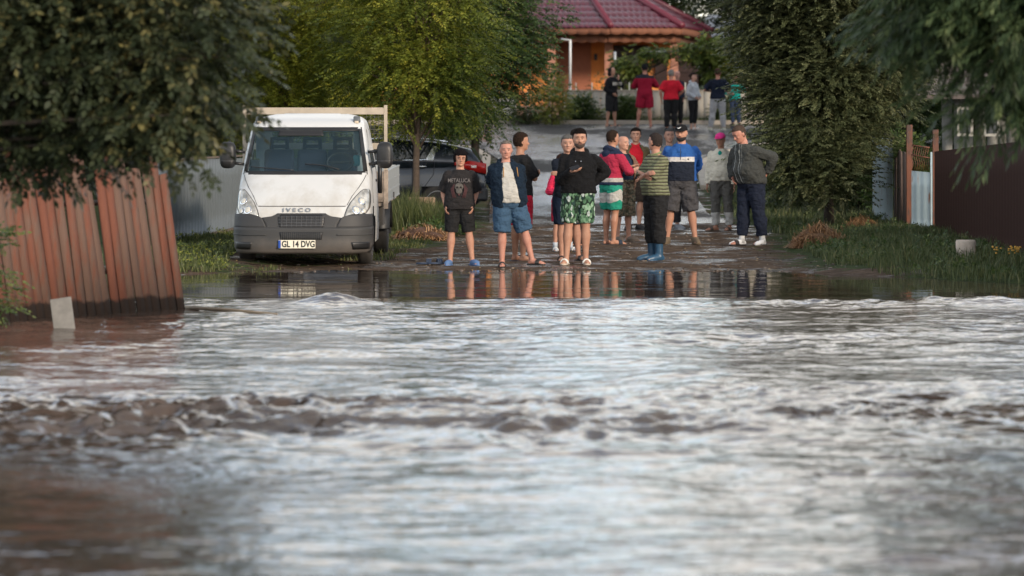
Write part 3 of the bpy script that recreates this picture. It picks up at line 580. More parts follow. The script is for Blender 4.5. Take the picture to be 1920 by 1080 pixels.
# stump-like concrete block, straw heaps, rubble
bm = bmesh.new(); rr = random.Random(4); rings = []
for z, r_ in ((-.06, .135), (.02, .14), (.12, .138), (.19, .136), (.212, .122)): rings.append([Vector((math.cos(a)*r_*(1+rr.uniform(-.03, .03)), math.sin(a)*r_*(1+rr.uniform(-.03, .03)), z)) for a in [2*math.pi*k/18 for k in range(18)]])
loft(bm, rings); o = bobj('concrete_block', bm, paint('pale_concrete', (.48, .40, .33), .85, var=.3, nscale=8, bump=.6)); o.location = (X(1811, 50.2), 50.2, ground(X(1811, 50.2), 50.2)+.06); tag(o, 'short round pale concrete stump in the grass before the brown fence', 'concrete block')
def heap(name, px, d, rx, ry, h, n, ln, mat, lab, cat, seed, wd=.006, core=(.13, .07, .035)):
    r = np.random.default_rng(seed); x0, g = X(px, d), 0; root = empty(name, (x0, d, ground(x0, d))); tag(root, lab, cat)
    bm = bmesh.new(); bmesh.ops.create_icosphere(bm, subdivisions=4, radius=1)
    for v in bm.verts:
        q = v.co.copy(); k = .8+.45*float(fbm(np.array([q.x*2+seed]), np.array([q.y*2+q.z]), 3)[0]); v.co = Vector((q.x*rx*.85*k, q.y*ry*.85*k, max(-.05, q.z)*h*.8*k*(1-.2*abs(q.x))))
    bobj('mound', bm, paint(name+'_core', core, .95, var=.5, nscale=20, bump=1), root)
    a = r.uniform(0, 2*np.pi, n); q = r.uniform(0, 1, n)**.5; px_, py_ = np.cos(a)*q*rx, np.sin(a)*q*ry; pz = h*np.clip(1-q, 0, 1)**.75*r.uniform(.5, 1.05, n)
    c = np.stack([px_, py_, pz+.01], 1); dd = np.stack([np.cos(a)+r.normal(0, .9, n), np.sin(a)+r.normal(0, .9, n), -h/rx*.8+r.normal(0, .35, n)], 1); dd /= np.linalg.norm(dd, axis=1, keepdims=True)
    L_ = ln*r.uniform(.4, 1.2, n)[:, None]; s = np.cross(dd, [0, 0, 1]); s /= np.linalg.norm(s, axis=1, keepdims=True); s = s*wd
    bend = np.stack([0*a, 0*a, .12*L_[:, 0]], 1)
    V = np.stack([c-dd*L_/2-s, c-dd*L_/2+s, c+s+bend, c-s+bend, c+dd*L_/2+s, c+dd*L_/2-s], 1).reshape(-1, 3); V[:, 2] = np.maximum(V[:, 2], -.02)
    o = np.arange(n)[:, None]*6; Q = np.concatenate([o+np.array([0, 1, 2, 3]), o+np.array([3, 2, 4, 5])]); npobj('strands', V, Q, mat, root, np.repeat(r.uniform(0, 1, n), 6)); return root
ST = leaf_mat('straw', (.14, .07, .03), (.30, .155, .07), (.50, .30, .15), .1)
heap('straw_heap', 1536, 56.6, .44, .35, .34, 3600, .26, ST, 'large orange-brown heap of dry straw on the right grass', 'straw heap', 1, .0032)
heap('straw_heap', 1615, 61.5, .32, .3, .22, 2000, .24, ST, 'smaller dry straw heap farther back near the grey sheet panel', 'straw heap', 2, .0032)
heap('straw_heap', 1578, 60.5, .07, .07, .1, 120, .14, ST, 'tiny tuft of dry straw between the two heaps', 'straw tuft', 3, .005)
heap('debris_pile', 792, 60.0, .52, .4, .26, 1300, .16, ST, 'pile of brown soil, dry leaves and twigs on the left verge beside the truck', 'debris pile', 4, .007, (.085, .045, .03))
dw = boxo('mud_wall', (0, 0, 0), (.50, .35, .48), paint('mud_plaster', (.26, .18, .12), .95, var=.35, nscale=6, bump=.8), bev=.03); dw.location = (X(790, 67.2), 67.2, ground(X(790, 67.2), 67.2)+.26); tag(dw, 'low block of sandy mud behind the tall grass, beside the locust trunk', 'mud block')
fl = bmesh.new(); r_ = random.Random(3)
for i in range(26):
    px = r_.choice([1868, 1900, 1905]); d = 49.3+r_.uniform(-.2, .2); x_ = X(px+r_.uniform(-9, 9), d); g = ground(x_, d)+.14+r_.uniform(-.02, .08); ell(fl, (x_, d, g), (.017, .017, .012), seg=6)
tag(bobj('flowers', fl, paint('yellow_petal', (.55, .30, .05), .7)), 'small yellow flowers in the grass at the right edge', 'flowers', kind='stuff')
# small litter of leaves and pebbles on the mud
r = np.random.default_rng(5); n = 2600; x = r.uniform(-4.6, 5.2, n); y = 49.5+(r.uniform(0, 1, n)**1.3)*17; z = terr(x, y)+.004; s = r.uniform(.006, .022, n); a = r.uniform(0, 6.28, n)
V = np.stack([np.stack([x+np.cos(a+k*1.57)*s*(1 if k % 2 else .6), y+np.sin(a+k*1.57)*s, z+.006*(k == 1)+(k == 2)*.010], 1) for k in range(4)], 1).reshape(-1, 3)
tag(npobj('leaf_litter', V, np.arange(4*n).reshape(-1, 4), leaf_mat('litter', (.03, .02, .012), (.10, .065, .03), (.33, .22, .09), 0), None, np.repeat(r.uniform(0, 1, n)**1.6, 4)), 'fallen leaves and scraps scattered on the wet mud', 'litter', kind='stuff')
r = np.random.default_rng(6)
for nm, N, lab in (('pebbles', 260, 'stones and clods scattered over the muddy road'),):
    bm = bmesh.new()
    for i in range(N):
        y_ = 49.6+r.uniform(0, 1)**1.4*14; x_ = r.uniform(-3.5, 4.4); s_ = r.uniform(.008, .03); ell(bm, (x_, y_, ground(x_, y_)+s_*.2), (s_*r.uniform(.8, 1.5), s_, s_*.6), seg=6)
    tag(bobj(nm, bm, paint('stone', (.13, .10, .08), .6, var=.4, nscale=3)), lab, 'pebbles', kind='stuff')
# ================================================================ the orange house and the pale wall
def tile_mat():
    t = NT('metal_tile'); n = t.noise(1.2, 4); t.set(t.ramp(n, [(.3, (.070, .010, .021)), (.7, (.105, .016, .032))]), .30, .0, .6); return t.m
TILE = tile_mat()
hs = empty('orange_house', (0, 0, 2.2)); tag(hs, 'orange one-storey house with dark red tiled hip roof and brown columned porch', 'house')
def H(o): o.parent = hs; o.matrix_parent_inverse = Matrix.Translation((0, 0, -2.2)); return o
EV = [(-6.5, 131), (-.6, 126.4), (3.3, 125.0), (5.72, 125.3), (7.15, 132.5), (7.15, 142), (-6.5, 142)]; ZE = 5.33; APX = Vector((1.7, 133.5, 8.25))
def facet(e0, e1, a0, a1, rows=14):
    """metal tiled roof facet: stepped courses and rolled pans in the mesh"""
    e0, e1, a0, a1 = map(Vector, (e0, e1, a0, a1)); n = ((e1-e0).cross(a0-e0)).normalized()
    if n.z < 0: n = -n
    L = (e1-e0).length; nx = max(8, int(L/.05)); V = []; Q = []; vs = []
    for j in range(rows):
        for q in (0, .12, .98): vs.append(((j+q)/rows, .035*(1-q)-.0 if q else .0))
    hs_ = [(t, (.0 if i % 3 == 0 else (.045 if i % 3 == 1 else .004))) for i, (t, _) in enumerate(vs)]
    for t, h in hs_:
        for i in range(nx+1):
            s = i/nx; p = e0.lerp(e1, s).lerp(a0.lerp(a1, s), t); xx = s*L if (a1-a0).length > .5 else (s-.5)*L*(1-t)
            V.append(p+n*(h+.018*math.cos(xx/.20*2*math.pi)))
    for j in range(len(hs_)-1):
        for i in range(nx): o = j*(nx+1)+i; Q.append((o, o+1, o+nx+2, o+nx+1))
    return V, Q
V, Q = [], []
for i in range(len(EV)):
    e0, e1 = EV[i], EV[(i+1) % len(EV)]; v, q = facet((*e0, ZE), (*e1, ZE), APX, APX); o = len(V); V += v; Q += [tuple(k+o for k in f) for f in q]
H(npobj('roof', V, Q, TILE, hs, smooth=False)); rf = hs.children[0]
bm = bmesh.new()
for e in EV: tube(bm, [(*e, ZE+.06), tuple(Vector((*e, ZE+.06)).lerp(APX+Vector((0, 0, .08)), .98))], .11, 8)
o = bobj('ridge_cap', bm, paint('ridge_red', (.14, .024, .042), .35), rf)
bm = bmesh.new(); box(bm, (X(1112, 128), 128, Z(18, 128)), (.14, .14, .16), bev=.03); tube(bm, [(X(1112, 128), 128, Z(20, 128)), (X(1112, 128), 128, 6.05)], .05); bobj('vent', bm, paint('cream_vent', (.65, .5, .35), .6), rf)
ORW = paint('orange_render', (.80, .30, .085), .9, var=.10, nscale=2); BRN = paint('brown_trim', (.23, .095, .055), .8); 
# scalloped fascia
V, Q = [], []
for i in range(5):
    e0, e1 = Vector((*EV[i], 0)), Vector((*EV[i+1], 0)); L = (e1-e0).length; n = int(L/.05)
    for lev, zt, zb, ins in ((0, ZE-.0, ZE-.20, .12), (1, ZE-.22, ZE-.46, .55)):
        ctr = Vector((1.7, 133.5, 0)); o = len(V)
        for k in range(n+1):
            p = e0.lerp(e1, k/n); p = p+(ctr-p).normalized()*ins; sc = .05*abs(math.sin(k*.05/.42*math.pi))
            V += [(p.x, p.y, zt), (p.x, p.y, zb-sc)]
        for k in range(n): j = o+2*k; Q.append((j, j+2, j+3, j+1))
m_ = bpy.data.meshes.new('fascia'); fo = npobj('fascia', V, Q, BRN, hs); H(fo); s_ = fo.modifiers.new('s', 'SOLIDIFY'); s_.thickness = .04
bm = bmesh.new(); inner = [Vector((*e, ZE-.24)) for e in EV]; ctr = Vector((1.7, 134, ZE-.24)); f = [bm.verts.new(p.lerp(ctr, .02)) for p in inner]; bm.faces.new(f); H(bobj('soffit', bm, paint('soffit_wood', (.16, .07, .04), .8), hs, False))
WL = [(-5.5, 131), (-1, 128.8), (5.9, 128.8), (6.2, 133), (6.2, 141), (-5.5, 141)]
bm = bmesh.new(); loft(bm, [[Vector((*p, 2.0)) for p in WL], [Vector((*p, ZE-.26)) for p in WL]], True); H(bobj('wall', bm, ORW, hs, False))
for px in (1034, 1141, 1264):
    d = 126.6; H(boxo('column', (X(px, d), d, (2.3+ZE-.45)/2), (.27, .27, ZE-.45-2.3), paint('pink_brown_column', (.42, .20, .14), .85), hs))
H(boxo('roller_shutter', (X(1077, 128.7), 128.72, (Z(80, 128.7)+Z(172, 128.7))/2), (1.15, .08, Z(80, 128.7)-Z(172, 128.7)), paint('shutter_brown', (.34, .12, .065), .7), hs))
H(boxo('roller_shutter', (X(1010, 129.2), 129.1, (Z(90, 129)+Z(150, 129))/2), (.5, .5, 1.0), paint('shutter_brown', (.34, .12, .065), .7), hs))
dr = H(boxo('door', (X(1183, 128.7), 128.74, (Z(85, 128.7)+2.3)/2), (1.2, .06, Z(85, 128.7)-2.3), paint('door_dark', (.035, .018, .014), .4), hs))
for px in (1240, 1290): H(boxo('window', (X(px, 128.7), 128.74, (Z(88, 128.7)+Z(165, 128.7))/2), (.42 if px == 1240 else .7, .08, 1.3), paint('window_dark', (.05, .025, .02), .3), hs))
H(boxo('wall_lamp', (X(1117, 128.7), 128.7, Z(107, 128.7)), (.10, .12, .22), paint('black_metal', (.02, .02, .02), .4), hs))
H(boxo('porch_plinth', (2.6, 126.7, 2.45), (7, .5, .5), paint('plinth_pink', (.35, .20, .15), .9), hs))
# neighbouring pale roof to the right
nb_ = empty('far_house', (9.3, 142, 2.5)); tag(nb_, 'far pale house showing only a light roof corner right of the red roof', 'house')
bm = bmesh.new(); box(bm, (0, 0, 1.4), (3.4, 4, 2.8)); bobj('wall', bm, paint('cream_wall', (.55, .50, .42), .9), nb_, False)
bm = bmesh.new(); loft(bm, [[Vector(p) for p in ((-2.1, -2.4, 2.75), (2.1, -2.4, 2.75), (2.1, 2.4, 2.75), (-2.1, 2.4, 2.75))], [Vector(p) for p in ((-1.9, -.2, 3.75), (-1.2, -.2, 3.75), (-1.2, .2, 3.75), (-1.9, .2, 3.75))]]); bobj('roof', bm, paint('pale_roof', (.50, .50, .52), .6), nb_, False)
# pale panel wall with thin posts
pw = empty('garden_wall', (0, 0, 0)); tag(pw, 'low pale grey concrete panel wall in front of the orange house', 'wall')
d = 111.3; x0, x1 = X(1062, d), X(1480, d); zt = Z(171, d)
V, Q, Tn = [], [], []
n = 26
t = NT('grey_panel'); a_ = t.N('Attribute', attribute_name='tint'); nn = t.noise(2.5, 5, t.co((1.5, 1, .5)))
t.set(t.mix(nn, t.ramp(a_.outputs['Fac'], [(0, (.34, .32, .28)), (1, (.44, .41, .36))]), (.20, .185, .16)), .9); 
for k in range(n):
    xa, xb = x0+(x1-x0)*k/n, x0+(x1-x0)*(k+1)/n; plank(V, Q, Tn, ((xa+xb)/2, d+(k % 2)*.004, 1.95), ((xa+xb)/2, d+(k % 2)*.004, zt), ((xb-xa)*.488, 0, 0), (0, .05, 0), rng.uniform(0, 1))
npobj('panels', V, Q, t.m, pw, Tn)
bm = bmesh.new(); box(bm, ((x0+x1)/2, d, zt+.02), (x1-x0, .15, .035)); bobj('coping', bm, conc, pw, False)
for px in (1080, 1110, 1165, 1180, 1195, 1285, 1330, 1380, 1420): boxo('post', (X(px, d), d, zt+.14), (.035, .035, .24), paint('white_post', (.6, .58, .52), .6), pw)
boxo('letter_box', (X(1284, d), d-.09, Z(180, d)), (.22, .10, .12), paint('box_metal', (.18, .17, .15), .4), pw)
wf2 = empty('wire_fence', (0, 0, 0)); tag(wf2, 'see-through wire mesh fence with white posts left of the pale wall', 'fence')
for px in (945, 990, 1030, 1058): boxo('post', (X(px, d), d, (2.0+Z(172, d))/2), (.055, .05, Z(172, d)-2.0), paint('white_post', (.6, .58, .52), .6), wf2)
bm = bmesh.new()
for k in range(34): x_ = X(940, d)+k*(x0-X(940, d))/33; tube(bm, [(x_, d, 2.05), (x_, d, Z(176, d))], .004, 4)
for k in range(6): z_ = 2.15+k*.17; tube(bm, [(X(940, d), d, z_), (x0, d, z_)], .004, 4)
bobj('mesh_wires', bm, paint('wire', (.3, .3, .28), .5, .4), wf2)
wb = boxo('white_block', (0, 0, 0), (.75, .5, .75), paint('whitewash', (.62, .58, .50), .9, var=.15), bev=.03); wb.location = (X(945, 112.8), 112.8, 2.55); tag(wb, 'white masonry stub behind the leaves at the left end of the wire fence', 'masonry')
# white pergola poles and vine
pg = empty('pergola', (0, 0, 0)); tag(pg, 'white pipe pergola carrying a grape vine before the porch', 'pergola')
WP = paint('white_pipe', (.62, .64, .66), .45)
for i, (pts) in enumerate([[(1069, 165), (1069, 75), (1052, 74)], [(1153, 160), (1153, 97)], [(1200, 97), (1285, 96)]]):
    bm = bmesh.new(); tube(bm, [(X(p, 119), 119, Z(q, 119)) if i else (X(p, 119), 119, Z(q, 119)) for p, q in pts], .045 if i < 2 else .02, 6); bobj('pipe', bm, WP, pg)
for px in (1069, 1153):
    bm = bmesh.new(); tube(bm, [(X(px, 119), 119, 2.2), (X(px, 119), 119, Z(155, 119))], .045, 6); bobj('pipe', bm, WP, pg)
d = 118.8; bx = X(1185, d)
tree('grape_vine', 'yellowing grape vine trained over the white pergola at the house front', 'vine', (bx, d, ground(bx, d)), [B(1185, 118, d, .55, .4, .42), B(1240, 96, d, .8, .4, .14), B(1320, 95, d, .8, .6, .34), B(1350, 120, d, .65, .6, .7), B(1172, 150, d, .2, .3, .4), B(1380, 90, d, .5, .5, .5)], S_VN, 210, 8, .17, YL, .04, BARKD, droop=.5, seed=71, shell=.1, limbs=50, tint_mean=.33)
bush(1120, 115.5, .12, 1.7, 'thin climbing plant beside the orange porch wall', FAR, seed=72, n=18)

# low leafy weeds among the grass
def weeds(lab, n, area, mask, mat, seed, sz):
    r = np.random.default_rng(seed); x = r.uniform(area[0], area[1], n*3); y = r.uniform(area[2], area[3], n*3); k = mask(x, y) & (fbm(x*1.1+3, y*1.1, 3) > .47); x, y = x[k][:n], y[k][:n]
    P = np.stack([x, y, terr(x, y)+r.uniform(.01, .10, len(x))], 1); D = np.stack([r.normal(size=len(x)), r.normal(size=len(x)), r.uniform(.3, 1.6, len(x))], 1)
    V = scatter(S_BR, P, D, r.uniform(*sz, len(x)), r.uniform(-.6, .6, len(x))); tag(npobj('weeds', V, np.arange(len(V)).reshape(-1, 4), mat, None, np.clip(np.repeat(r.normal(.5, .2, len(V)//4), 4), 0, 1)), lab, 'weeds', kind='stuff')
weeds('low broad-leaved weeds among the grass of the right bank', 2600, (3.6, 9, 45, 66), lambda x, y: (off_r(x, y) > .3) & (terr(x, y) > .01), DK, 81, (.25, .6))
weeds('small weeds and trailing leaves by the corrugated fence and the truck', 700, (-5.3, -3.6, 49.6, 60), lambda x, y: terr(x, y) > .01, YL, 82, (.2, .45))
weeds('weeds standing before the low mud block beside the tall grass', 260, (-1.6, -.7, 61.5, 66), lambda x, y: x < 99, DK, 83, (.5, 1.0))

for px, dd, r_, h_, lab, sd in ((1520, 74, .9, 1.3, 'added dark bush in place of the shade behind the oleaster, its left part', 91), (1610, 73, .9, 1.5, 'added dark bush in place of the shade behind the oleaster trunk', 92), (1690, 70, .6, 1.7, 'dark bush just behind the old board fence', 93)):
    bush(px, dd, r_, h_, lab, DK, sd, (.7, 1.2), 110)  # the two behind the oleaster are added to darken the gap under it
# ================================================================ the white truck
def body_white():
    t = NT('white_body_paint'); n = t.noise(3, 6, t.co((1, 1, .5)), .65); z = sepxyz(t)[2]
    f = t.ramp(t.math('ADD', t.math('MULTIPLY', n, .7), t.math('MULTIPLY', z, .22)), [(.42, .55), (.60, .0)])
    c = t.mix(f, t.mix(t.noise(9, 4), (.54, .55, .55), (.58, .58, .575)), (.36, .33, .28)); t.set(c, .32, 0, .5); return t.m
WHITE = body_white()
def dirty_plastic():
    t = NT('grey_plastic'); n = t.noise(4, 5); z = sepxyz(t)[2]
    c = t.ramp(t.math('ADD', t.math('MULTIPLY', n, .3), z), [(.35, (.115, .10, .088)), (.58, (.045, .045, .045)), (.9, (.036, .036, .038))]); t.set(c, .6, 0, .4); t.bump(t.noise(80, 2), .1, .003); return t.m
PLA = dirty_plastic(); BLK = paint('black_plastic', (.014, .014, .015), .45); GRM = paint('grille_grey', (.075, .075, .08), .4)
CHR = paint('chrome', (.75, .76, .78), .12, 1, var=.02); RUB = paint('tyre_rubber', (.028, .025, .022), .85, var=.3); RIM = paint('steel_rim', (.30, .30, .30), .4, .6)
FZ = [(.20, .06), (.30, .0), (.55, .0), (.72, .03), (.80, .07), (.88, .13), (1.0, .25), (1.15, .44), (1.29, .63), (1.45, .76), (1.7, .95), (1.90, 1.10), (1.97, 1.18), (2.02, 1.30), (2.06, 1.48), (2.085, 1.75), (2.09, 2.0)]
WZ = [(.20, .94), (.30, .975), (.55, .985), (.80, .975), (1.0, .965), (1.29, .945), (1.6, .895), (1.90, .835), (1.97, .815), (2.02, .775), (2.06, .70), (2.085, .58), (2.09, .42)]
def smooth_tab(tab, w_=.035):
    zs = np.linspace(.2, 2.09, 400); v = np.interp(zs, *zip(*tab)); k = np.exp(-np.linspace(-2, 2, 25)**2); k /= k.sum(); vv = np.convolve(np.pad(v, 12, mode='edge'), k, 'valid'); return zs, vv
_fz, _wz = smooth_tab(FZ), smooth_tab(WZ)
fz = lambda z: float(np.interp(z, *_fz)); wz = lambda z: float(np.interp(z, *_wz))
RC = lambda z: float(np.interp(z, [.2, .8, 1.29, 1.9, 2.09], [.55, .50, .42, .30, .25]))
def SF(x, z):
    t = min(1, abs(x)/wz(z)); return fz(z)+RC(z)*(1-(1-t**4.2)**(1/2.6))
def SFn(x, z, e=.01):
    a = Vector((min(wz(z), x+e), 0, 0)); p = Vector((x+e, SF(x+e, z), z))-Vector((x-e, SF(x-e, z), z)); q = Vector((x, SF(x, min(2.08, z+e)), min(2.08, z+e)))-Vector((x, SF(x, z-e), z-e))
    n = p.cross(q); n.normalize(); return n if n.y < 0 else -n
def patch(rows, off, back=-.03, nx=16, nz=10):
    """solid skin patch on the cab front; rows = [(z, xl, xr)] bottom to top"""
    zs = [r[0] for r in rows]; Z_ = np.linspace(zs[0], zs[-1], nz); xl = np.interp(Z_, zs, [r[1] for r in rows]); xr = np.interp(Z_, zs, [r[2] for r in rows]); V = []; Q = []
    for o in (off, back):
        for z, a, b in zip(Z_, xl, xr):
            for k in range(nx+1):
                x = a+(b-a)*k/nx; x = max(-wz(z)*.999, min(wz(z)*.999, x)); n = SFn(x*.985, z); V.append(Vector((x, SF(x, z), z))+n*o)
    m = nx+1; N = m*nz
    for j in range(nz-1):
        for k in range(nx): i = j*m+k; Q += [(i, i+1, i+m+1, i+m), (N+i, N+i+m, N+i+m+1, N+i+1)]
    for j in range(nz-1):
        for k in (0, nx): i = j*m+k; Q.append((i, i+m, N+i+m, N+i) if k == 0 else (i+m, i, N+i, N+i+m))
    for k in range(nx):
        for j in (0, nz-1): i = j*m+k; Q.append((i, N+i, N+i+1, i+1) if j == 0 else (i, i+1, N+i+1, N+i))
    return V, Q
dT = 51.05
truck = empty('flatbed_truck', (X(565, dT), dT, .0), R(-1.0)); truck.rotation_euler.x = R(.9); truck.scale.x = .955
tag(truck, 'white dropside flatbed truck with a tall headboard frame parked facing the flood', 'truck')
def TP(name, V, Q, mat, smooth=True, parent=None): return npobj(name, V, Q, mat, parent or truck, smooth=smooth)
# cab skin with windscreen opening
zr = sorted(set(list(np.linspace(.30, 1.29, 22))+list(np.linspace(1.29, 1.895, 14))+list(np.linspace(1.895, 2.09, 14))))
ts = [-1, -.995, -.98, -.96, -.93]+list(np.linspace(-.88, .88, 25))+[.93, .96, .98, .995, 1]
sideY = [2.35, 2.2, 2.0, 1.8, 1.6, 1.4]
V = []; cols = len(ts)+2*len(sideY)
for z in zr:
    row = []; y1 = fz(z)+RC(z)
    for f in (1, .85, .68, .5, .32, .15): row.append((-wz(z), y1+(2.35-y1)*f, z))
    for t_ in ts: x = t_*wz(z); row.append((x, SF(x, z), z))
    for f in (.15, .32, .5, .68, .85, 1): row.append((wz(z), y1+(2.35-y1)*f, z))
    V += row
Q = []
for j in range(len(zr)-1):
    for k in range(cols-1):
        i = j*cols+k; c = [V[i], V[i+1], V[i+cols+1], V[i+cols]]; cx, cy, cz = [sum(p[q] for p in c)/4 for q in range(3)]
        tt = abs(cx)/wz(cz)
        if 1.29 < cz < 1.895 and tt < .93 and cy < 1.6: continue
        if abs(cx) > .8 and (cy-.98)**2+(cz-.36)**2 < .45**2: continue
        if abs(cx) > .9 and 1.33 < cz < 1.86 and cy > fz(cz)+RC(cz)+.12 and cy < 2.1: continue
        Q.append((i, i+1, i+cols+1, i+cols))
o = len(V)
for j in range(len(zr)-1):
    if not 1.45 < (zr[j]+zr[j+1])/2 < 1.84: Q.append((j*cols+cols-1, j*cols, (j+1)*cols, (j+1)*cols+cols-1))
top = (len(zr)-1)*cols
V.append((0, 2.1, 2.094)); 
body = TP('cab', V, Q, WHITE)
bm = bmesh.new(); loft(bm, [[Vector((-.42, 1.98, 2.085)), Vector((.42, 1.98, 2.085)), Vector((.42, 2.35, 2.085)), Vector((-.42, 2.35, 2.085))], [Vector((-.40, 2.0, 2.096)), Vector((.40, 2.0, 2.096)), Vector((.40, 2.35, 2.096)), Vector((-.40, 2.35, 2.096))]]); bobj('roof_panel', bm, WHITE, truck)
# windscreen glass, black surround, header band
gl = glass_mat('windscreen_glass', (.06, .10, .12), .88)
V, Q = patch([(1.275, -.895, .895), (1.91, -.79, .79)], -.012, -.018, 20, 14); ws = TP('windscreen', V, Q, gl)
for rows in ([(1.265, -.905, .905), (1.312, -.895, .895)], [(1.868, -.80, .80), (1.915, -.79, .79)], [(1.31, -.90, -.845), (1.87, -.80, -.758)], [(1.31, .845, .90), (1.87, .758, .80)], [(1.80, -.42, .25), (1.87, -.40, .23)]):
    V, Q = patch(rows, .003, -.008, 20, 6); TP('windscreen_seal', V, Q, BLK, True, ws)
for x0, x1, z0, z1 in ((-.78, -.15, 1.36, 1.315), (.0, .50, 1.40, 1.325)):
    bm = bmesh.new(); pts = []
    for k in range(9):
        t_ = k/8; x = x0+(x1-x0)*t_; z = z0+(z1-z0)*t_+(.02*math.sin(t_*3.1) if x0 > -.5 else -.0); pts.append(Vector((x, SF(x, z), z))+SFn(x, z)*.02)
    tube(bm, pts, .008, 5); bobj('wiper', bm, BLK, truck)
# bonnet shut line and snout crease
V, Q = patch([(.842, -.62, .62), (.852, -.64, .64)], .0025, -.01, 24, 3); TP('bonnet_gap', V, Q, paint('gap_dark', (.05, .05, .05), .8))
for s in (-1, 1):
    bm = bmesh.new(); tube(bm, [Vector((s*x, SF(x, z), z))+SFn(s*x, z)*.0 for x, z in ((.645, .86), (.71, .98), (.80, 1.1), (.86, 1.2), (.885, 1.26))], .005, 5); bobj('bonnet_gap', bm, paint('gap_dark', (.05, .05, .05), .8), truck)
# bumper and grille
V, Q = patch([(.215, -.935, .935), (.30, -.975, .975), (.44, -.985, .985), (.56, -.985, .985)], .035, -.05, 40, 10); bp = TP('bumper', V, Q, PLA)
V, Q = patch([(.555, -.985, -.50), (.60, -.985, -.52), (.70, -.98, -.57), (.735, -.975, -.72)], .022, -.05, 20, 8); TP('bumper_corner', V, Q, PLA)
V, Q = patch([(.555, .50, .985), (.60, .52, .985), (.70, .57, .98), (.735, .72, .975)], .022, -.05, 20, 8); TP('bumper_corner', V, Q, PLA)
V, Q = patch([(.50, -.52, .52), (.60, -.52, .52), (.69, -.585, .585), (.715, -.40, .40), (.75, -.345, .345)], .012, -.05, 24, 14); gr_ = TP('grille', V, Q, PLA)
V, Q = patch([(.545, -.30, .30), (.60, -.33, .33), (.70, -.34, .34), (.732, -.29, .29)], .016, -.02, 16, 6); TP('grille_insert', V, Q, BLK, True, gr_)
for z in (.575, .615, .655, .695):
    V, Q = patch([(z, -.33, .33), (z+.010, -.33, .33)], .024, .0, 16, 2); TP('grille_bar', V, Q, GRM, True, gr_)
bm = bmesh.new()
for k in range(9): x = -.28+.07*k; box(bm, (x, SF(x, .64)-.022, .64), (.008, .012, .16))
bobj('grille_bar', bm, GRM, gr_, False)
V, Q = patch([(.395, -.29, .29), (.50, -.31, .31)], .042, -.02, 16, 4); TP('lower_intake', V, Q, BLK, True, bp)
bm = bmesh.new()
for k in range(21): x = -.28+.028*k; box(bm, (x, SF(x, .45)-.044, .448), (.008, .010, .10))
bobj('intake_slat', bm, paint('slat_grey', (.04, .04, .04), .5), bp, False)
for s in (-1, 1):
    V, Q = patch([(.28, s*.93 if s < 0 else .72, -.72 if s < 0 else .93), (.36, s*.93 if s < 0 else .70, -.70 if s < 0 else .93)], .042, -.02, 8, 4); TP('fog_lamp_recess', V, Q, BLK, True, bp)
    V, Q = patch([(.455, -.97 if s < 0 else .50, -.50 if s < 0 else .97), (.468, -.97 if s < 0 else .50, -.50 if s < 0 else .97)], .045, -.02, 16, 3); TP('bumper_crease', V, Q, PLA, True, bp)
# plate
px0 = -.06; plate = boxo('number_plate', (px0, -.052, .335), (.53, .012, .115), paint('plate_white', (.72, .68, .56), .5, var=.04), bp)
boxo('plate_band', (px0-.247, -.060, .335), (.036, .006, .108), paint('plate_blue', (.01, .06, .32), .5), plate)
textmesh('plate_text', 'GL 14 DVG', .118, BLK, plate, (px0+.022, -.0585, .333), ext=.002, bold=.0034, sx=.83)
textmesh('badge', 'I V E C O', .080, paint('badge_chrome', (.42, .43, .44), .25, .8), truck, (-.07, SF(0, .79)-.010, .795), rot=(R(62), 0, 0), ext=.006, bold=.0015, sx=1.28)
# headlights
LG = paint('lamp_glass', (.46, .45, .42), .12, .35, var=.5, nscale=14); AMB = paint('amber_lens', (.45, .22, .10), .2)
for s in (-1, 1):
    rows = [(.70, .62, .80), (.74, .625, .90), (.82, .655, .95), (.90, .70, .955), (.98, .77, .95), (1.04, .83, .94), (1.07, .87, .92)]
    if s < 0: rows = [(z, -b, -a_) for z, a_, b in rows]
    V, Q = patch(rows, .008, -.04, 12, 14); hl = TP('headlight', V, Q, LG)
    V, Q = patch([(z, a_-.012, b+.012) for z, a_, b in rows], .003, -.04, 12, 14); TP('lamp_surround', V, Q, BLK, True, hl)
    for cx, cz, rr_ in ((.845, .905, .062), (.775, .79, .066), (.875, .775, .045)):
        cx *= s; bm = bmesh.new(); n_ = SFn(cx, cz); c = Vector((cx, SF(cx, cz), cz))+n_*.012; q_ = n_.to_track_quat('Z', 'Y').to_matrix()
        ell(bm, c, (rr_, rr_, .012), q_, 16); lb = bobj('lamp_ring', bm, CHR, hl)
        bm = bmesh.new(); ell(bm, c+n_*.010, (rr_*.72, rr_*.72, .014), q_, 16); bobj('lamp_lens', bm, paint('lens', (.58, .56, .50), .08, .1, var=.3, nscale=30), lb)
    bm = bmesh.new(); cx = s*.70; box(bm, (s*.715, 1.36, 2.0), (.10, .16, .09), Matrix.Rotation(R(-28), 3, 'X'), .02); rl = bobj('roof_lamp', bm, paint('lamp_grey', (.10, .11, .12), .4), truck)
    bm = bmesh.new(); box(bm, (s*.715, 1.275, 1.985), (.06, .04, .035), bev=.008); bobj('lamp_lens', bm, paint('lens_warm', (.55, .46, .35), .2), rl)
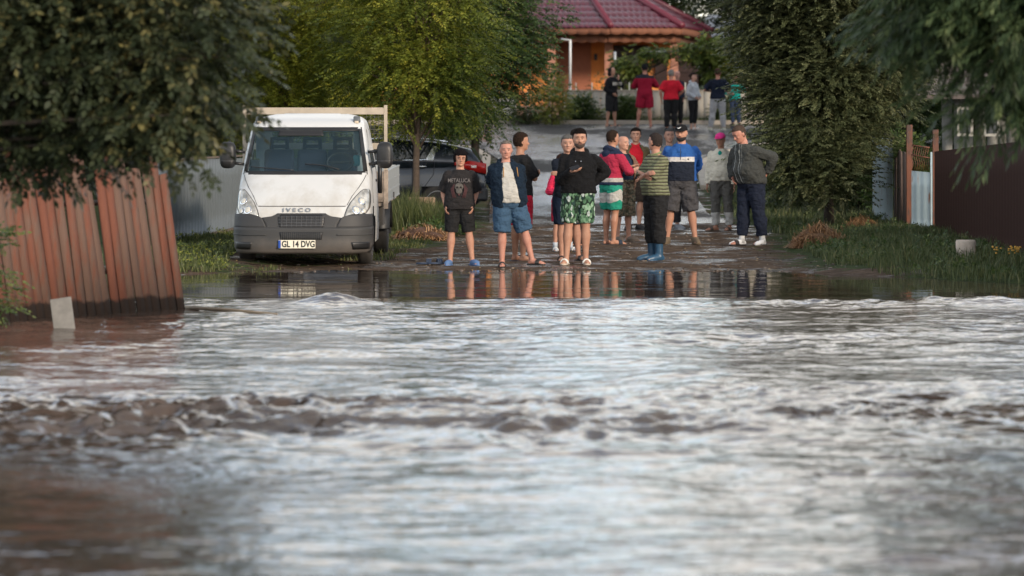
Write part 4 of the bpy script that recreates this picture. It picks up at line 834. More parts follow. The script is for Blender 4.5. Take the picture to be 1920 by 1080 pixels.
# mirrors
for s in (-1, 1):
    bm = bmesh.new(); rings = []
    for k, (dy, sc) in enumerate(((-.09, .55), (-.075, .85), (-.03, 1), (.06, 1), (.085, .94))):
        rings.append([Vector((s*1.145+.118*sc*(abs(math.cos(a))**.6)*(1 if math.cos(a) > 0 else -1), .95+dy, 1.53+.185*sc*(abs(math.sin(a))**.6)*(1 if math.sin(a) > 0 else -1))) for a in [2*math.pi*i/24 for i in range(24)]])
    loft(bm, rings); mr = bobj('mirror', bm, BLK, truck)
    bm = bmesh.new(); box(bm, (s*1.145, .862, 1.45), (.2, .01, .008)); bobj('mirror_seam', bm, GRM, mr)
    bm = bmesh.new()
    for z in (1.59, 1.42): bm = bmesh.new(); tube(bm, [(s*.90, 1.0, z-.02), (s*1.06, .96, z)], .024, 6); bobj('mirror_arm', bm, BLK, mr)
# side windows, door seams, handles
for s in (-1, 1):
    V = []; 
    for y, z in ((1.30, 1.36), (2.08, 1.36), (2.05, 1.85), (1.62, 1.85)): V.append((s*(wz(z)-.015), y, z))
    sw = TP('side_window', V, [(0, 1, 2, 3)], glass_mat('side_glass', (.02, .03, .035), .35), False)
    for pts in ([(1.06, .86), (1.12, 1.30), (1.55, 1.88)], [(2.16, .55), (2.16, 1.32), (2.12, 1.88)]):
        bm = bmesh.new(); tube(bm, [(s*(wz(z)+.001), y, z) for y, z in pts], .005, 4); bobj('door_gap', bm, paint('gap_dark', (.05, .05, .05), .8), truck)
    boxo('door_handle', (s*(wz(1.15)+.01), 2.02, 1.15), (.03, .16, .035), BLK, truck)
    V = [(s*(wz(z)+.012), y, z) for y, z in ((1.45, .55), (2.34, .55), (2.34, .66), (1.45, .66))]
# interior
FAB = paint('seat_fabric', (.018, .024, .045), .9)
boxo('dashboard', (0, 1.05, 1.20), (1.6, .5, .18), paint('dash', (.05, .055, .06), .7), truck, bev=.05)
LNG = paint('cab_lining', (.42, .50, .54), .8)
boxo('rear_bulkhead', (0, 2.30, 1.25), (1.6, .03, .42), LNG, truck); boxo('rear_bulkhead', (0, 2.30, 1.90), (1.5, .03, .14), LNG, truck)
for x in (-.73, .73): boxo('rear_pillar', (x, 2.30, 1.65), (.24, .03, .40), LNG, truck)
boxo('rear_window', (0, 2.33, 1.65), (1.24, .008, .40), glass_mat('rear_cab_glass', (.10, .13, .14), .85), truck)
for x in (-.47, .02, .47):
    st = boxo('seat', (x, 1.86, 1.28), (.44, .16, .62), FAB, truck, Matrix.Rotation(R(-8), 3, 'X'), .05)
    bm = bmesh.new(); tube(bm, [(x-.12, 1.9, 1.52), (x-.11, 1.9, 1.74), (x+.11, 1.9, 1.74), (x+.12, 1.9, 1.52)], .035, 6); tube(bm, [(x-.11, 1.9, 1.63), (x+.11, 1.9, 1.63)], .03, 6); bobj('headrest', bm, FAB, st)
bm = bmesh.new(); pts = [Vector((.47+.19*math.cos(a), 1.32+.05*math.sin(a), 1.42+.13*math.sin(a))) for a in [2*math.pi*k/20 for k in range(21)]]; tube(bm, pts, .014, 6, cap=False); tube(bm, [(.30, 1.33, 1.42), (.64, 1.33, 1.42)], .018, 5); bobj('steering_wheel', bm, BLK, truck)
boxo('door_pocket', (.70, 1.5, 1.44), (.10, .10, .16), paint('turquoise', (.06, .30, .32), .8), truck, bev=.03)
# wheels
def wheel(x, y, r_=.335, w_=.21, dual=False):
    z0 = r_; bm = bmesh.new(); prof = [(-.5, .60), (-.5, .86), (-.42, .97), (-.2, 1.0), (.2, 1.0), (.42, .97), (.5, .86), (.5, .60)]
    rings = [[Vector((x+a*w_, y+math.cos(t)*r_*b, z0+math.sin(t)*r_*b)) for t in [2*math.pi*k/32 for k in range(32)]] for a, b in prof]
    loft(bm, rings); wh_ = bobj('wheel', bm, RUB, truck)
    bm = bmesh.new(); s = 1 if x > 0 else -1; rings = [[Vector((x+s*a*w_, y+math.cos(t)*r_*b, z0+math.sin(t)*r_*b)) for t in [2*math.pi*k/24 for k in range(24)]] for a, b in ((.3, .62), (.52, .60), (.44, .50), (.30, .25), (.46, .2))]
    loft(bm, rings); bobj('rim', bm, RIM, wh_)
for s in (-1, 1):
    wheel(s*.86, .98, .335, .20); wheel(s*.90, 4.35, .335, .22); wheel(s*.66, 4.35, .335, .20)
bm = bmesh.new(); box(bm, (0, 1.3, .42), (1.3, 1.6, .16)); box(bm, (-.38, 3.9, .60), (.09, 3.8, .16)); box(bm, (.38, 3.9, .60), (.09, 3.8, .16)); box(bm, (0, 4.35, .42), (1.5, .14, .14)); box(bm, (0, 1.7, .62), (1.6, 1.2, .10)); bobj('chassis', bm, paint('chassis_black', (.02, .018, .016), .8), truck, False)
boxo('inner_wheelhouse', (0, 1.0, .74), (1.7, .9, .05), BLK, truck)
# load bed
ALU = sheet_mat('bed_aluminium', (.40, .42, .42), (.27, .22, .16), .50, .25); WD = paint('frame_wood', (.40, .34, .27), .8, var=.2, nscale=6); RW = paint('bed_end', (.33, .27, .22), .8, var=.5, nscale=12)
YB0, YB1, ZB, BW = 2.66, 6.35, .80, 1.07
boxo('bed_floor', (0, (YB0+YB1)/2, ZB), (2*BW-.06, YB1-YB0, .09), RW, truck)
for s in (-1, 1):
    sb = boxo('dropside', (s*BW, (YB0+YB1)/2, ZB+.24), (.035, YB1-YB0, .44), ALU, truck)
    bm = bmesh.new()
    for z in (ZB+.02, ZB+.16, ZB+.31, ZB+.45): box(bm, (s*(BW+.018), (YB0+YB1)/2, z), (.014, YB1-YB0-.04, .022))
    bobj('dropside_rib', bm, ALU, sb, False)
    boxo('corner_post', (s*(BW+.0), YB0-.02, ZB+.20), (.07, .06, .56), RW, truck)
    boxo('side_hinge', (s*(BW+.03), 4.4, ZB+.05), (.02, .08, .12), GRM, sb)
    # headboard uprights
boxo('headboard', (0, YB0-.02, ZB+.24), (2*BW-.08, .035, .44), RW, truck)
boxo('tailboard', (0, YB1, ZB+.24), (2*BW-.08, .035, .44), ALU, truck)
hf = empty('headboard_frame'); hf.parent = truck
for s in (-1, 1): boxo('upright', (s*1.065, YB0+.04, 1.60), (.05, .05, 1.22), WD, hf)
boxo('crossbar', (0, YB0+.04, 2.125), (2.08, .04, .10), WD, hf)
boxo('lower_bar', (0, YB0+.04, 1.62), (2.08, .04, .09), WD, hf)
bm = bmesh.new()
for k in range(34): x = -1.02+k*.0618; tube(bm, [(x, YB0+.04, 1.66), (x, YB0+.04, 2.08)], .003, 3)
for k in range(7): z = 1.68+k*.06; tube(bm, [(-1.03, YB0+.04, z), (1.03, YB0+.04, z)], .003, 3)
bobj('mesh_wires', bm, paint('wire_dark', (.10, .10, .09), .6), hf)
for s in (-1, 1):
    bm = bmesh.new()
    rings = []
    for k in range(9):
        a = math.pi*(k/8); rings.append([Vector((s*(1.03+dx), 4.35-math.cos(a)*.42, .37+math.sin(a)*.40+dz)) for dx, dz in ((-.27, 0), (.03, 0), (.03, .02), (-.27, .02))])
    loft(bm, rings); bobj('mudguard', bm, BLK, truck)
    boxo('mud_flap', (s*.90, 4.86, .46), (.27, .012, .38), BLK, truck)
    boxo('side_box', (s*.86, 3.2, .62), (.30, .55, .30), paint('tool_box', (.06, .055, .05), .7), truck)
bm = bmesh.new(); tube(bm, [(.99, 2.45, .95), (.99, 2.45, 1.45)], .035, 8); bobj('air_intake', bm, BLK, truck)

# ================================================================ the dark car behind
dC = 70.6; car = empty('estate_car', (X(908, dC)-2.22, dC, ground(X(880, dC), dC)-.02), R(3.5))
tag(car, 'dark blue-grey estate car with chrome trim, parked side-on behind the truck', 'car')
def carpaint():
    t = NT('dark_metallic_paint'); t.set((.010, .014, .022), .25, 0, .5); t.b.inputs['Coat Weight'].default_value = .35; t.b.inputs['Coat Roughness'].default_value = .05; return t.m
CP = carpaint()
xs_ = np.concatenate([np.linspace(-2.22, -1.9, 6), np.linspace(-1.8, 1.8, 37), np.linspace(1.86, 2.22, 8)])
def car_sec(x):
    top = np.interp(x, [-2.22, -2.1, -1.9, -1.2, -.95, 1.2, 1.9, 2.1, 2.22], [.66, .78, .86, 1.0, 1.02, 1.10, 1.10, 1.02, .86])
    bot = np.interp(x, [-2.22, -2.0, 2.0, 2.22], [.36, .24, .26, .42]); hw = .90*(1-max(0, (abs(x)-1.55)/.67)**2.4*.16)
    pts = []
    for a, b in ((.0, .82), (.05, .93), (.22, .985), (.45, 1.0), (.68, .985), (.86, .955), (.97, .90), (1.0, .80)): pts.append((hw*b, bot+(top-bot)*a))
    ring = [Vector((x, -w_, z)) for w_, z in pts]+[Vector((x, w_, z)) for w_, z in reversed(pts)]; return ring
bm = bmesh.new(); vs = loft(bm, [car_sec(x) for x in xs_])
kill = [f for f in bm.faces if any(((f.calc_center_median().x-cx)**2+(f.calc_center_median().z-.33)**2) < .375**2 for cx in (-1.35, 1.30)) and abs(f.calc_center_median().y) > .6]
bmesh.ops.delete(bm, geom=kill, context='FACES'); bobj('body', bm, CP, car)
bm = bmesh.new(); gx = list(np.linspace(-1.15, 2.16, 30)); rings = []
def ghz(x): return float(np.interp(x, [-1.15, -.55, -.1, .5, 1.1, 1.6, 1.95, 2.16], [1.03, 1.36, 1.49, 1.53, 1.49, 1.42, 1.33, 1.02]))
def ghw(z, x): return (.865-.30*max(0, z-1.0))*(1-.10*max(0, (x-1.2)/.96)**2)
for x in gx:
    zt = ghz(x); r_ = []
    for f, wk in ((0, 1), (.35, 1), (.7, 1), (.9, .97), (.98, .86), (1.0, .6)):
        z = .98+(zt-.98)*f; r_.append(Vector((x, -ghw(z, x)*wk, z)))
    rings.append(r_+[Vector((v.x, -v.y, v.z)) for v in reversed(r_)])
loft(bm, rings); bobj('roof', bm, CP, car)
GLD = paint('privacy_glass', (.010, .014, .018), .05, 0, var=.05, spec=.9)
def side_poly(name, pts, mat, off=.006, parent=None, sy=-1):
    V = []
    pts = [(x, z) for x, z in pts]
    bm = bmesh.new(); f = bm.faces.new([bm.verts.new(Vector((x, sy*(ghw(z, x)+off), z))) for x, z in pts]); r_ = bmesh.ops.extrude_face_region(bm, geom=[f]); bmesh.ops.translate(bm, verts=[v for v in r_['geom'] if isinstance(v, bmesh.types.BMVert)], vec=(0, -sy*.02, 0)); return bobj(name, bm, mat, parent or car, False)
for sy in (-1, 1):
    side_poly('side_window', [(-.85, 1.12), (-.02, 1.13), (-.02, 1.42), (-.35, 1.36)], GLD, sy=sy)
    side_poly('side_window', [(.06, 1.13), (1.10, 1.15), (1.20, 1.38), (.9, 1.43), (.06, 1.44)], GLD, sy=sy)
    bm = bmesh.new(); tube(bm, [(x, sy*(ghw(z, x)+.006), z) for x, z in ((-1.0, 1.10), (0, 1.112), (1.1, 1.13))], .014, 5); bobj('chrome_trim', bm, CHR, car)
    side_poly('chrome_trim', [(1.08, 1.125), (1.22, 1.125), (1.30, 1.37), (1.23, 1.40)], CHR, .010, sy=sy)
    side_poly('quarter_window', [(1.38, 1.20), (1.78, 1.24), (1.62, 1.34), (1.42, 1.36)], GLD, sy=sy)
    bm = bmesh.new(); ell(bm, (.98, sy*.90, 1.005), (.12, .03, .022)); bobj('door_handle', bm, CHR, car)
    for pts in ([(.02, .4), (.0, 1.1)], [(1.05, .62), (1.22, .85), (1.25, 1.1)]):
        bm = bmesh.new(); tube(bm, [(x, sy*.902, z) for x, z in pts], .005, 4); bobj('door_gap', bm, BLK, car)
    bm = bmesh.new(); tube(bm, [(x, sy*.62, ghz(x)+.03) for x in (-.2, .5, 1.1, 1.5)], .016, 5); bobj('roof_rail', bm, CHR, car)
    # tail lamp wrapping the rear corner
    bm = bmesh.new(); rings = []
    for k in range(10):
        t_ = k/9; x = 1.62+.60*t_; hw = .90*(1-max(0, (x-1.55)/.67)**2.4*.16)+.012; z0 = np.interp(t_, [0, .5, 1], [1.03, .93, .86]); z1 = np.interp(t_, [0, .5, 1], [1.09, 1.11, 1.06]); 
        rings.append([Vector((x, sy*hw, z0)), Vector((x, sy*(hw-.015), z1)), Vector((x, sy*(hw-.12), z1)), Vector((x, sy*(hw-.12), z0))])
    loft(bm, rings); tl = bobj('tail_lamp', bm, paint('red_lens', (.42, .015, .012), .12, 0, var=.3, nscale=12), car)
    bm = bmesh.new(); box(bm, (1.98, sy*.858, 1.0), (.10, .03, .05), bev=.008); bobj('lamp_lens', bm, paint('clear_lens', (.75, .6, .55), .15), tl)
    boxo('reflector', (2.08, sy*.80, .52), (.14, .06, .045), paint('orange_lens', (.6, .2, .05), .2), car)
bm = bmesh.new(); f = [Vector((2.165-.0, y, z)) for y, z in ((-.66, 1.04), (.66, 1.04))]+[Vector((1.985, y, z)) for y, z in ((.60, 1.34), (-.60, 1.34))]
fc = bm.faces.new([bm.verts.new(v+Vector((.02, 0, .01))) for v in f]); bobj('rear_window', bm, paint('rear_glass', (.20, .28, .30), .05, 0, spec=.9), car, False)
boxo('rear_bumper', (2.12, 0, .48), (.26, 1.66, .26), BLK, car, bev=.05)
for cx in (-1.35, 1.30):
    for sy in (-1, 1):
        bm = bmesh.new(); rings = [[Vector((cx+math.cos(t)*.33*b, sy*(.80+a*.11), .33+math.sin(t)*.33*b)) for t in [2*math.pi*k/28 for k in range(28)]] for a, b in ((-1, .6), (-1, .9), (-.6, 1), (.6, 1), (1, .9), (1, .6))]
        loft(bm, rings); wh_ = bobj('wheel', bm, RUB, car)
        bm = bmesh.new()
        for k in range(5): a = 2*math.pi*k/5; box(bm, (cx+math.cos(a)*.11, sy*.895, .33+math.sin(a)*.11), (.20, .02, .05), Matrix.Rotation(-a, 3, 'Y'), .008)
        tube(bm, [(cx+math.cos(a)*.215, sy*.895, .33+math.sin(a)*.215) for a in [2*math.pi*k/24 for k in range(25)]], .018, 5, cap=False); bobj('rim', bm, RIM, wh_)
bm = bmesh.new(); box(bm, (0, 0, .55), (3.9, 1.25, .5)); bobj('underbody', bm, BLK, car, False)
# ================================================================ people
EYE = paint('eye_dark', (.02, .014, .012), .3); EYW = paint('eye_white', (.24, .20, .18), .4); LIP = {}
def ik(a, c, l1, l2, hint):
    a, c, hint = Vector(a), Vector(c), Vector(hint); d = c-a; L = min(d.length, (l1+l2)*.999); dn = d.normalized(); c = a+dn*L
    x = (l1*l1-l2*l2+L*L)/(2*L); h = math.sqrt(max(0, l1*l1-x*x)); hv = (hint-dn*hint.dot(dn)).normalized(); return a+dn*x+hv*h, c
def ring(c, rx, rf, rb, n=20, rot=0, sq=2.3):
    """horizontal torso ring: rx half width, rf front (-Y), rb back"""
    out = []
    for k in range(n):
        a = 2*math.pi*k/n; ca, sa = math.cos(a), math.sin(a); e = 2/sq
        x = rx*(abs(ca)**e)*(1 if ca > 0 else -1); y = (rb if sa > 0 else rf)*(abs(sa)**e)*(1 if sa > 0 else -1)
        out.append(Vector((c[0]+x*math.cos(rot)-y*math.sin(rot), c[1]+x*math.sin(rot)+y*math.cos(rot), c[2])))
    return out
def remesh(o, v, smooth=3, disp=0, tex=None):
    m = o.modifiers.new('r', 'REMESH'); m.mode = 'VOXEL'; m.voxel_size = v; m.use_smooth_shade = True
    if smooth: s = o.modifiers.new('s', 'SMOOTH'); s.factor = .5; s.iterations = smooth
    if disp:
        d = o.modifiers.new('d', 'DISPLACE'); d.texture = tex; d.strength = disp; d.mid_level = .5; d.texture_coords = 'LOCAL'
def cl_tex(sz):
    k = 'c%g' % sz
    if k not in bpy.data.textures: t = bpy.data.textures.new(k, 'CLOUDS'); t.noise_scale = sz; t.noise_depth = 3
    return bpy.data.textures[k]
SPZ = [(.80, .10, .07, .08), (.86, .155, .10, .125), (.93, .172, .108, .135), (1.00, .160, .105, .115), (1.08, .148, .102, .095), (1.16, .150, .108, .098), (1.25, .162, .115, .110), (1.32, .168, .115, .118), (1.375, .150, .100, .108), (1.42, .108, .080, .088), (1.47, .066, .058, .062)]
SMOOTHV = {}
class Person:
    def __init__(s, lab, px, d, H, yaw=0, skin=(.42, .22, .15), girth=1.0, belly=0, lean=(0, 0), tw=0, head=(0, 0), arms=None, legs=None, z=None, far=False, group=None, sh=1.0, name='person', hs=1.0, dx=0):
        s.k = H/1.75; s.g = girth; s.belly = belly; s.lean = lean; s.tw = tw; s.far = far; s.vox = .013 if far else .0085; s.fs = 1 if not far else 1.2
        x = X(px, d); g = ground(x, d) if z is None else z; s.sh = sh; hs = hs*1.06; s.hs = hs
        s.yaw = yaw
        A = arms or {}; L = legs or {}
        def sp(z): t = max(0, (z-.95)/.5); return Vector((lean[0]*t, lean[1]*t*(.4+.6*t), 0))
        s.sp = sp; s.J = {}
        for side, sg in (('R', -1), ('L', 1)):
            rot = Matrix.Rotation(tw, 3, 'Z')
            S = rot @ Vector((sg*.166*sh*min(1.10, (.5+.5*girth)), .012, 1.372))+sp(1.4)
            w_, hint = A.get(side, ((sg*.27, -.02, .84), (sg*.6, 1, -.1)))
            E, W = ik(S, w_, .285, .255, hint); s.J['S'+side], s.J['E'+side], s.J['W'+side] = S, E, W
            Hh = Vector((sg*.092, .01, .90)); an, hint2 = L.get(side, ((sg*.12, .02, .075), (sg*.15, -1, 0)))
            K, An = ik(Hh, an, .42, .405, hint2); s.J['H'+side], s.J['K'+side], s.J['A'+side] = Hh, K, An
        s.skin = skin_mat(skin); s.skinc = skin
        bm = bmesh.new(); s.torso(bm, 0); g2 = .5+.5*girth
        for sd, sg in (('R', -1), ('L', 1)):
            J = s.J
            s.limb(bm, J['S'+sd], J['E'+sd], .050*g2, .038*g2, bulge=.004); s.limb(bm, J['E'+sd], J['W'+sd], .040*g2, .026, bulge=.006)
            s.leg(bm, sd, 0); s.foot(bm, sd, L.get('toe'+sd, sg*.25))
            s.hand(bm, sd, A.get('h'+sd))
        np_ = sp(1.45); s.yh, s.ph = head[0], head[1]
        hc0 = Vector((0, -.008, 1.478))+np_; s.HR = (Matrix.Rotation(s.yh, 3, 'Z') @ Matrix.Rotation(s.ph, 3, 'X')); s.HO = hc0+Vector((0, 0, .02))
        s.hp = lambda x, y, z: s.HO+s.HR @ (Vector((x, y, z))*hs)
        tube(bm, [np_+Vector((0, .01, 1.42)), s.hp(0, .012, .02)], [.062*g2, .056*g2], 12); tube(bm, [s.hp(0, .012, .0), s.hp(0, .006, .09)], [.056, .06], 12)
        s.headgeo(bm)
        s.o = bobj(name, bm, s.skin); s.o.location = (x+dx, d, g); s.o.rotation_euler = (0, 0, yaw); s.o.scale = (s.k,)*3
        remesh(s.o, s.vox, 2); tag(s.o, lab, 'person', group); s.face()
    def torso(s, bm, e, z0=.80, z1=1.47, flare=0, bl=0):
        zs = [r_[0] for r_ in SPZ]; rings = []; n = 15
        for i in range(n):
            z = z0+(z1-z0)*i/(n-1); rx, rf, rb = [float(np.interp(z, zs, [r_[q] for r_ in SPZ])) for q in (1, 2, 3)]
            b = s.belly*math.exp(-((z-1.08)/.13)**2); gg = 1+(s.g-1)*float(np.interp(z, [1.15, 1.40], [1, .35])); fl = flare*max(0, (z0+.25-z)/.25); shf = 1 if z < 1.2 else 1+(s.sh-1)
            c = s.sp(z)+Vector((0, 0, z)); tr = s.tw*max(0, min(1, (z-.95)/.4))
            rings.append(ring(c, rx*gg*shf+e+fl+b*.35, rf*gg+e+fl+b, rb*gg+e+fl*.8, 20, tr))
        loft(bm, rings)
    def limb(s, bm, a, b, r0, r1, bulge=0, e=0, t1=1.0):
        a, b = Vector(a), Vector(b); b = a.lerp(b, t1); pts = [a.lerp(b, t) for t in (0, .3, .6, 1)]; rr = [r0+(r1-r0)*t*t1 for t in (0, .3, .6, 1)]; rr[1] += bulge
        tube(bm, pts, [q+e for q in rr], 12, dome=(t1 == 1.0 or e == 0))
    def leg(s, bm, sd, e, t=2.0, flare=0):
        J = s.J; g = .5+.5*s.g; H_, K, A_ = J['H'+sd], J['K'+sd], J['A'+sd]; back = Vector((0, .012, 0))
        P = [H_, H_.lerp(K, .3), H_.lerp(K, .65), K, K.lerp(A_, .28)+back, K.lerp(A_, .6)+back*.6, A_]; rr = [.092, .088, .072, .052, .061, .043, .033]
        Tp = [0, .3, .65, 1, 1.28, 1.6, 2.0]
        pts = [p for p, q in zip(P, Tp) if q < t]; rad = [r_*g+e for r_, q in zip(rr, Tp) if q < t]
        i = max(j for j, q in enumerate(Tp) if q < t)
        if i < 6:
            f = (t-Tp[i])/(Tp[i+1]-Tp[i]); pts.append(P[i].lerp(P[i+1], f)); rad.append((rr[i]+(rr[i+1]-rr[i])*f)*g+e)
        for j in range(len(pts)): rad[j] += flare*(j/(len(pts)-1))
        tube(bm, pts, rad, 14)
    def foot(s, bm, sd, toe, e=0, k=1.0):
        A_ = s.J['A'+sd]; d = Vector((math.sin(toe), -math.cos(toe), 0)); z = A_.z-.075
        heel = Vector((A_.x, A_.y, z+.032))-d*.035; ball = Vector((A_.x, A_.y, z+.027))+d*.12; tip = Vector((A_.x, A_.y, z+.018))+d*.185
        tube(bm, [Vector(A_)+Vector((0, 0, .02)), Vector((A_.x, A_.y, z+.05))], [.036+e, .042+e], 10)
        tube(bm, [heel, Vector((A_.x, A_.y, z+.042))+d*.03, ball, tip], [.032+e, .038+e, .036+e, .022+e], 12, dome=True)
        for i in range(5 if not e else 0):
            q = d.cross(Vector((0, 0, 1)))*(-.03+.015*i)*(1 if sd == 'L' else -1); tube(bm, [ball+q*.9, tip+q+d*(.018-.007*i)-Vector((0, 0, .004))], [.013, .010], 6, dome=True)
        return heel, ball, tip, d
    def hand(s, bm, sd, spec=None):
        W, E = s.J['W'+sd], s.J['E'+sd]; sg = 1 if sd == 'L' else -1
        d = (W-E).normalized(); curl = .5
        if spec: d = Vector(spec[0]).normalized(); curl = spec[2] if len(spec) > 2 else .4
        n = Vector(spec[1]) if spec else Vector((-sg, 0, 0)); n = (n-d*n.dot(d)).normalized(); u = d.cross(n)*sg   # n = palm normal, u = towards thumb
        if u.y > 0 and not spec: u = -u
        q = Matrix((u, d, n)).transposed()
        c = W+d*.05; ell(bm, c, (.040, .052, .017), q, 10)
        for i, (o, L) in enumerate(((.027, .072), (.009, .08), (-.009, .075), (-.026, .058))):
            p = W+d*.085+u*o; a1 = curl*.6; a2 = curl*1.5; d1 = (d*math.cos(a1)+n*math.sin(a1)); d2 = (d*math.cos(a2)+n*math.sin(a2)); p1 = p+d1*L*.5; p2 = p1+d2*L*.5
            tube(bm, [p-d*.02, p, p1, p2], [.0095*s.fs, .0095*s.fs, .009*s.fs, .0075*s.fs], 7, dome=True)
        p = W+d*.025+u*.034; t1 = (d*.75+u*.65+n*.15).normalized(); t2 = (d*.95+u*.25+n*.3).normalized(); tube(bm, [p-u*.012, p+t1*.035, p+t1*.035+t2*.032], [.012*s.fs, .011*s.fs, .009*s.fs], 7, dome=True)
        s.J['P'+sd] = c+n*.03
    def headgeo(s, bm, e=0):
        # rings from chin to crown: (z, half width, front, back)
        prof = [(.025, .030, .070, .02), (.038, .046, .084, .045), (.058, .060, .088, .066), (.085, .067, .088, .082), (.115, .073, .086, .092), (.145, .0765, .088, .098), (.175, .0765, .090, .098), (.205, .071, .084, .092), (.228, .055, .066, .075), (.243, .030, .038, .045)]
        rings = []
        for z, rx, rf, rb in prof: rings.append([s.hp(p.x, p.y, p.z) for p in ring((0, 0, z), rx+e, rf+e, rb+e, 24, 0, 2.15)])
        loft(bm, rings)
        if e: return
        tube(bm, [s.hp(0, -.082, .150), s.hp(0, -.100, .118), s.hp(0, -.106, .106)], [.007, .011, .014], 8, dome=True)
        for sg in (-1, 1):
            ell(bm, s.hp(sg*.012, -.094, .103), (.010, .011, .009), seg=8); ell(bm, s.hp(sg*.078, .010, .130), (.011, .020, .032), s.HR, 10)
            ell(bm, s.hp(sg*.032, -.078, .162), (.024, .014, .009), s.HR, 8); ell(bm, s.hp(sg*.040, -.066, .112), (.02, .02, .018), s.HR, 8)
        ell(bm, s.hp(0, -.085, .075), (.024, .010, .009), s.HR, 8); ell(bm, s.hp(0, -.080, .042), (.022, .014, .014), s.HR, 8)
    def sub(s, name, bm, mat, vox=None, smooth=2, disp=0, lab=None):
        o = bobj(name, bm, mat, s.o)
        if vox: remesh(o, vox, smooth, disp*2.0, cl_tex(.07))
        if lab: o['label'] = lab
        return o
    def face(s, ):
        for sg in (-1, 1):
            bm = bmesh.new(); ell(bm, s.hp(sg*.031, -.0865, .140), (.0125, .006, .0048), s.HR, 8); ey = s.sub('eye', bm, EYW)
            bm = bmesh.new(); ell(bm, s.hp(sg*.031, -.0905, .1395), (.0066, .0045, .0048), s.HR, 8); i = bobj('iris', bm, EYE, ey)
        bm = bmesh.new(); tube(bm, [s.hp(-.022, -.0905, .0745), s.hp(0, -.0955, .0765), s.hp(.022, -.0905, .0745)], [.003, .0048, .003], 6, dome=True)
        c = s.skinc; s.sub('mouth', bm, paint('lips', (c[0]*.62, c[1]*.38, c[2]*.40), .5))
    def brows(s, col=(.03, .02, .015), w_=.0045):
        for sg in (-1, 1):
            bm = bmesh.new(); tube(bm, [s.hp(sg*.014, -.0935, .160), s.hp(sg*.032, -.0925, .166), s.hp(sg*.050, -.081, .159)], [w_, w_*1.1, w_*.6], 5, dome=True); s.sub('eyebrow', bm, paint('hair', col, .8))
    def hair(s, col=(.025, .018, .014), style='short', gray=0):
        s.brows(tuple(c*1.1 for c in col))
        t = paint('hair', tuple(c*.7 for c in col), .95, var=.5, nscale=60, bump=.8, bscale=90, spec=.1); bm = bmesh.new(); v = .008
        HL, E_, low, rf0 = dict(short=(.203, .011, .075, .002), quiff=(.203, .014, .080, .002), crop=(.207, .006, .080, .0), recede=(.218, .009, .08, .0), bob=(.192, .020, .085, .022), bun=(.200, .009, .07, .0))[style]
        PR = [(.025, .030, .070, .02), (.058, .060, .088, .066), (.085, .067, .088, .082), (.115, .073, .086, .092), (.145, .0765, .088, .098), (.175, .0765, .090, .098), (.205, .071, .084, .092), (.228, .055, .066, .075), (.243, .030, .038, .045)]
        rings = []
        for z in list(np.linspace(low, HL-.010, 9))+[HL, HL+.008, .218, .232, .245, .252]:
            zz = min(z, .243); rx, rf, rb = [float(np.interp(zz, [q[0] for q in PR], [q[k] for q in PR])) for k in (1, 2, 3)]; lo = max(0, min(1, (z-low)/.05))
            rf_ = rf+E_*.8 if z >= HL else rf0+(.040 if z > HL-.018 else (.018 if z > HL-.045 else .0)); ex = E_*(.35+.65*lo) if style != 'bob' else E_
            sh_ = 1 if z <= .243 else .8; rings.append([s.hp(p.x, p.y, p.z+(E_*.8 if z > .21 else 0)) for p in ring((0, 0, z), (rx+ex)*sh_, rf_*sh_, (rb+ex)*sh_, 24, 0, 2.1)])
        loft(bm, rings)
        if style == 'quiff': ell(bm, s.hp(0, -.038, .243), (.068, .056, .030), s.HR, 14)
        if style == 'bob':
            for sg in (-1, 1): ell(bm, s.hp(sg*.086, -.006, .135), (.020, .048, .058), s.HR, 12)
            rr = random.Random(5)
            for k in range(44):
                a = rr.uniform(0, 6.28); b = rr.uniform(.1, 1.35); dv = Vector((math.cos(a)*math.sin(b), math.sin(a)*math.sin(b), math.cos(b))); p0 = Vector((0, .012, .17))+Vector((dv.x*.095, dv.y*.105, dv.z*.09)); tube(bm, [s.hp(*p0), s.hp(*(p0+dv*.016+Vector((rr.uniform(-.02, .02), rr.uniform(-.02, .02), -.008))))], [.018, .006], 5)
            ell(bm, s.hp(.030, -.080, .205), (.052, .026, .026), s.HR, 12); ell(bm, s.hp(0, .01, .235), (.085, .09, .045), s.HR, 14)
        if style == 'bun': ell(bm, s.hp(0, .125, .17), (.04, .04, .045), s.HR, 12)
        o = s.sub('hair', bm, t, v, 1, .010); o.modifiers['d'].texture = cl_tex(.018); return o
    def beard(s, col=(.02, .014, .012), full=True):
        bm = bmesh.new(); prof = [(.018, .028, .074, .0), (.030, .046, .090, .03), (.050, .064, .0945, .045), (.068, .0685, .0925, .045), (.082, .069, .084, .045)] if full else [(.022, .03, .072, 0), (.035, .046, .0865, .02), (.055, .061, .0895, .03), (.07, .066, .087, .03)]
        loft(bm, [[s.hp(p.x, p.y, p.z) for p in ring((0, 0, z), rx, rf, rb, 20, 0, 2.15)] for z, rx, rf, rb in prof]); s.sub('beard', bm, paint('hair', col, .85, var=.4, nscale=60))
        bm = bmesh.new(); tube(bm, [s.hp(-.026, -.093, .082), s.hp(0, -.1005, .089), s.hp(.026, -.093, .082)], [.004, .0055, .004], 6, dome=True); s.sub('moustache', bm, paint('hair', col, .85, var=.4, nscale=60))
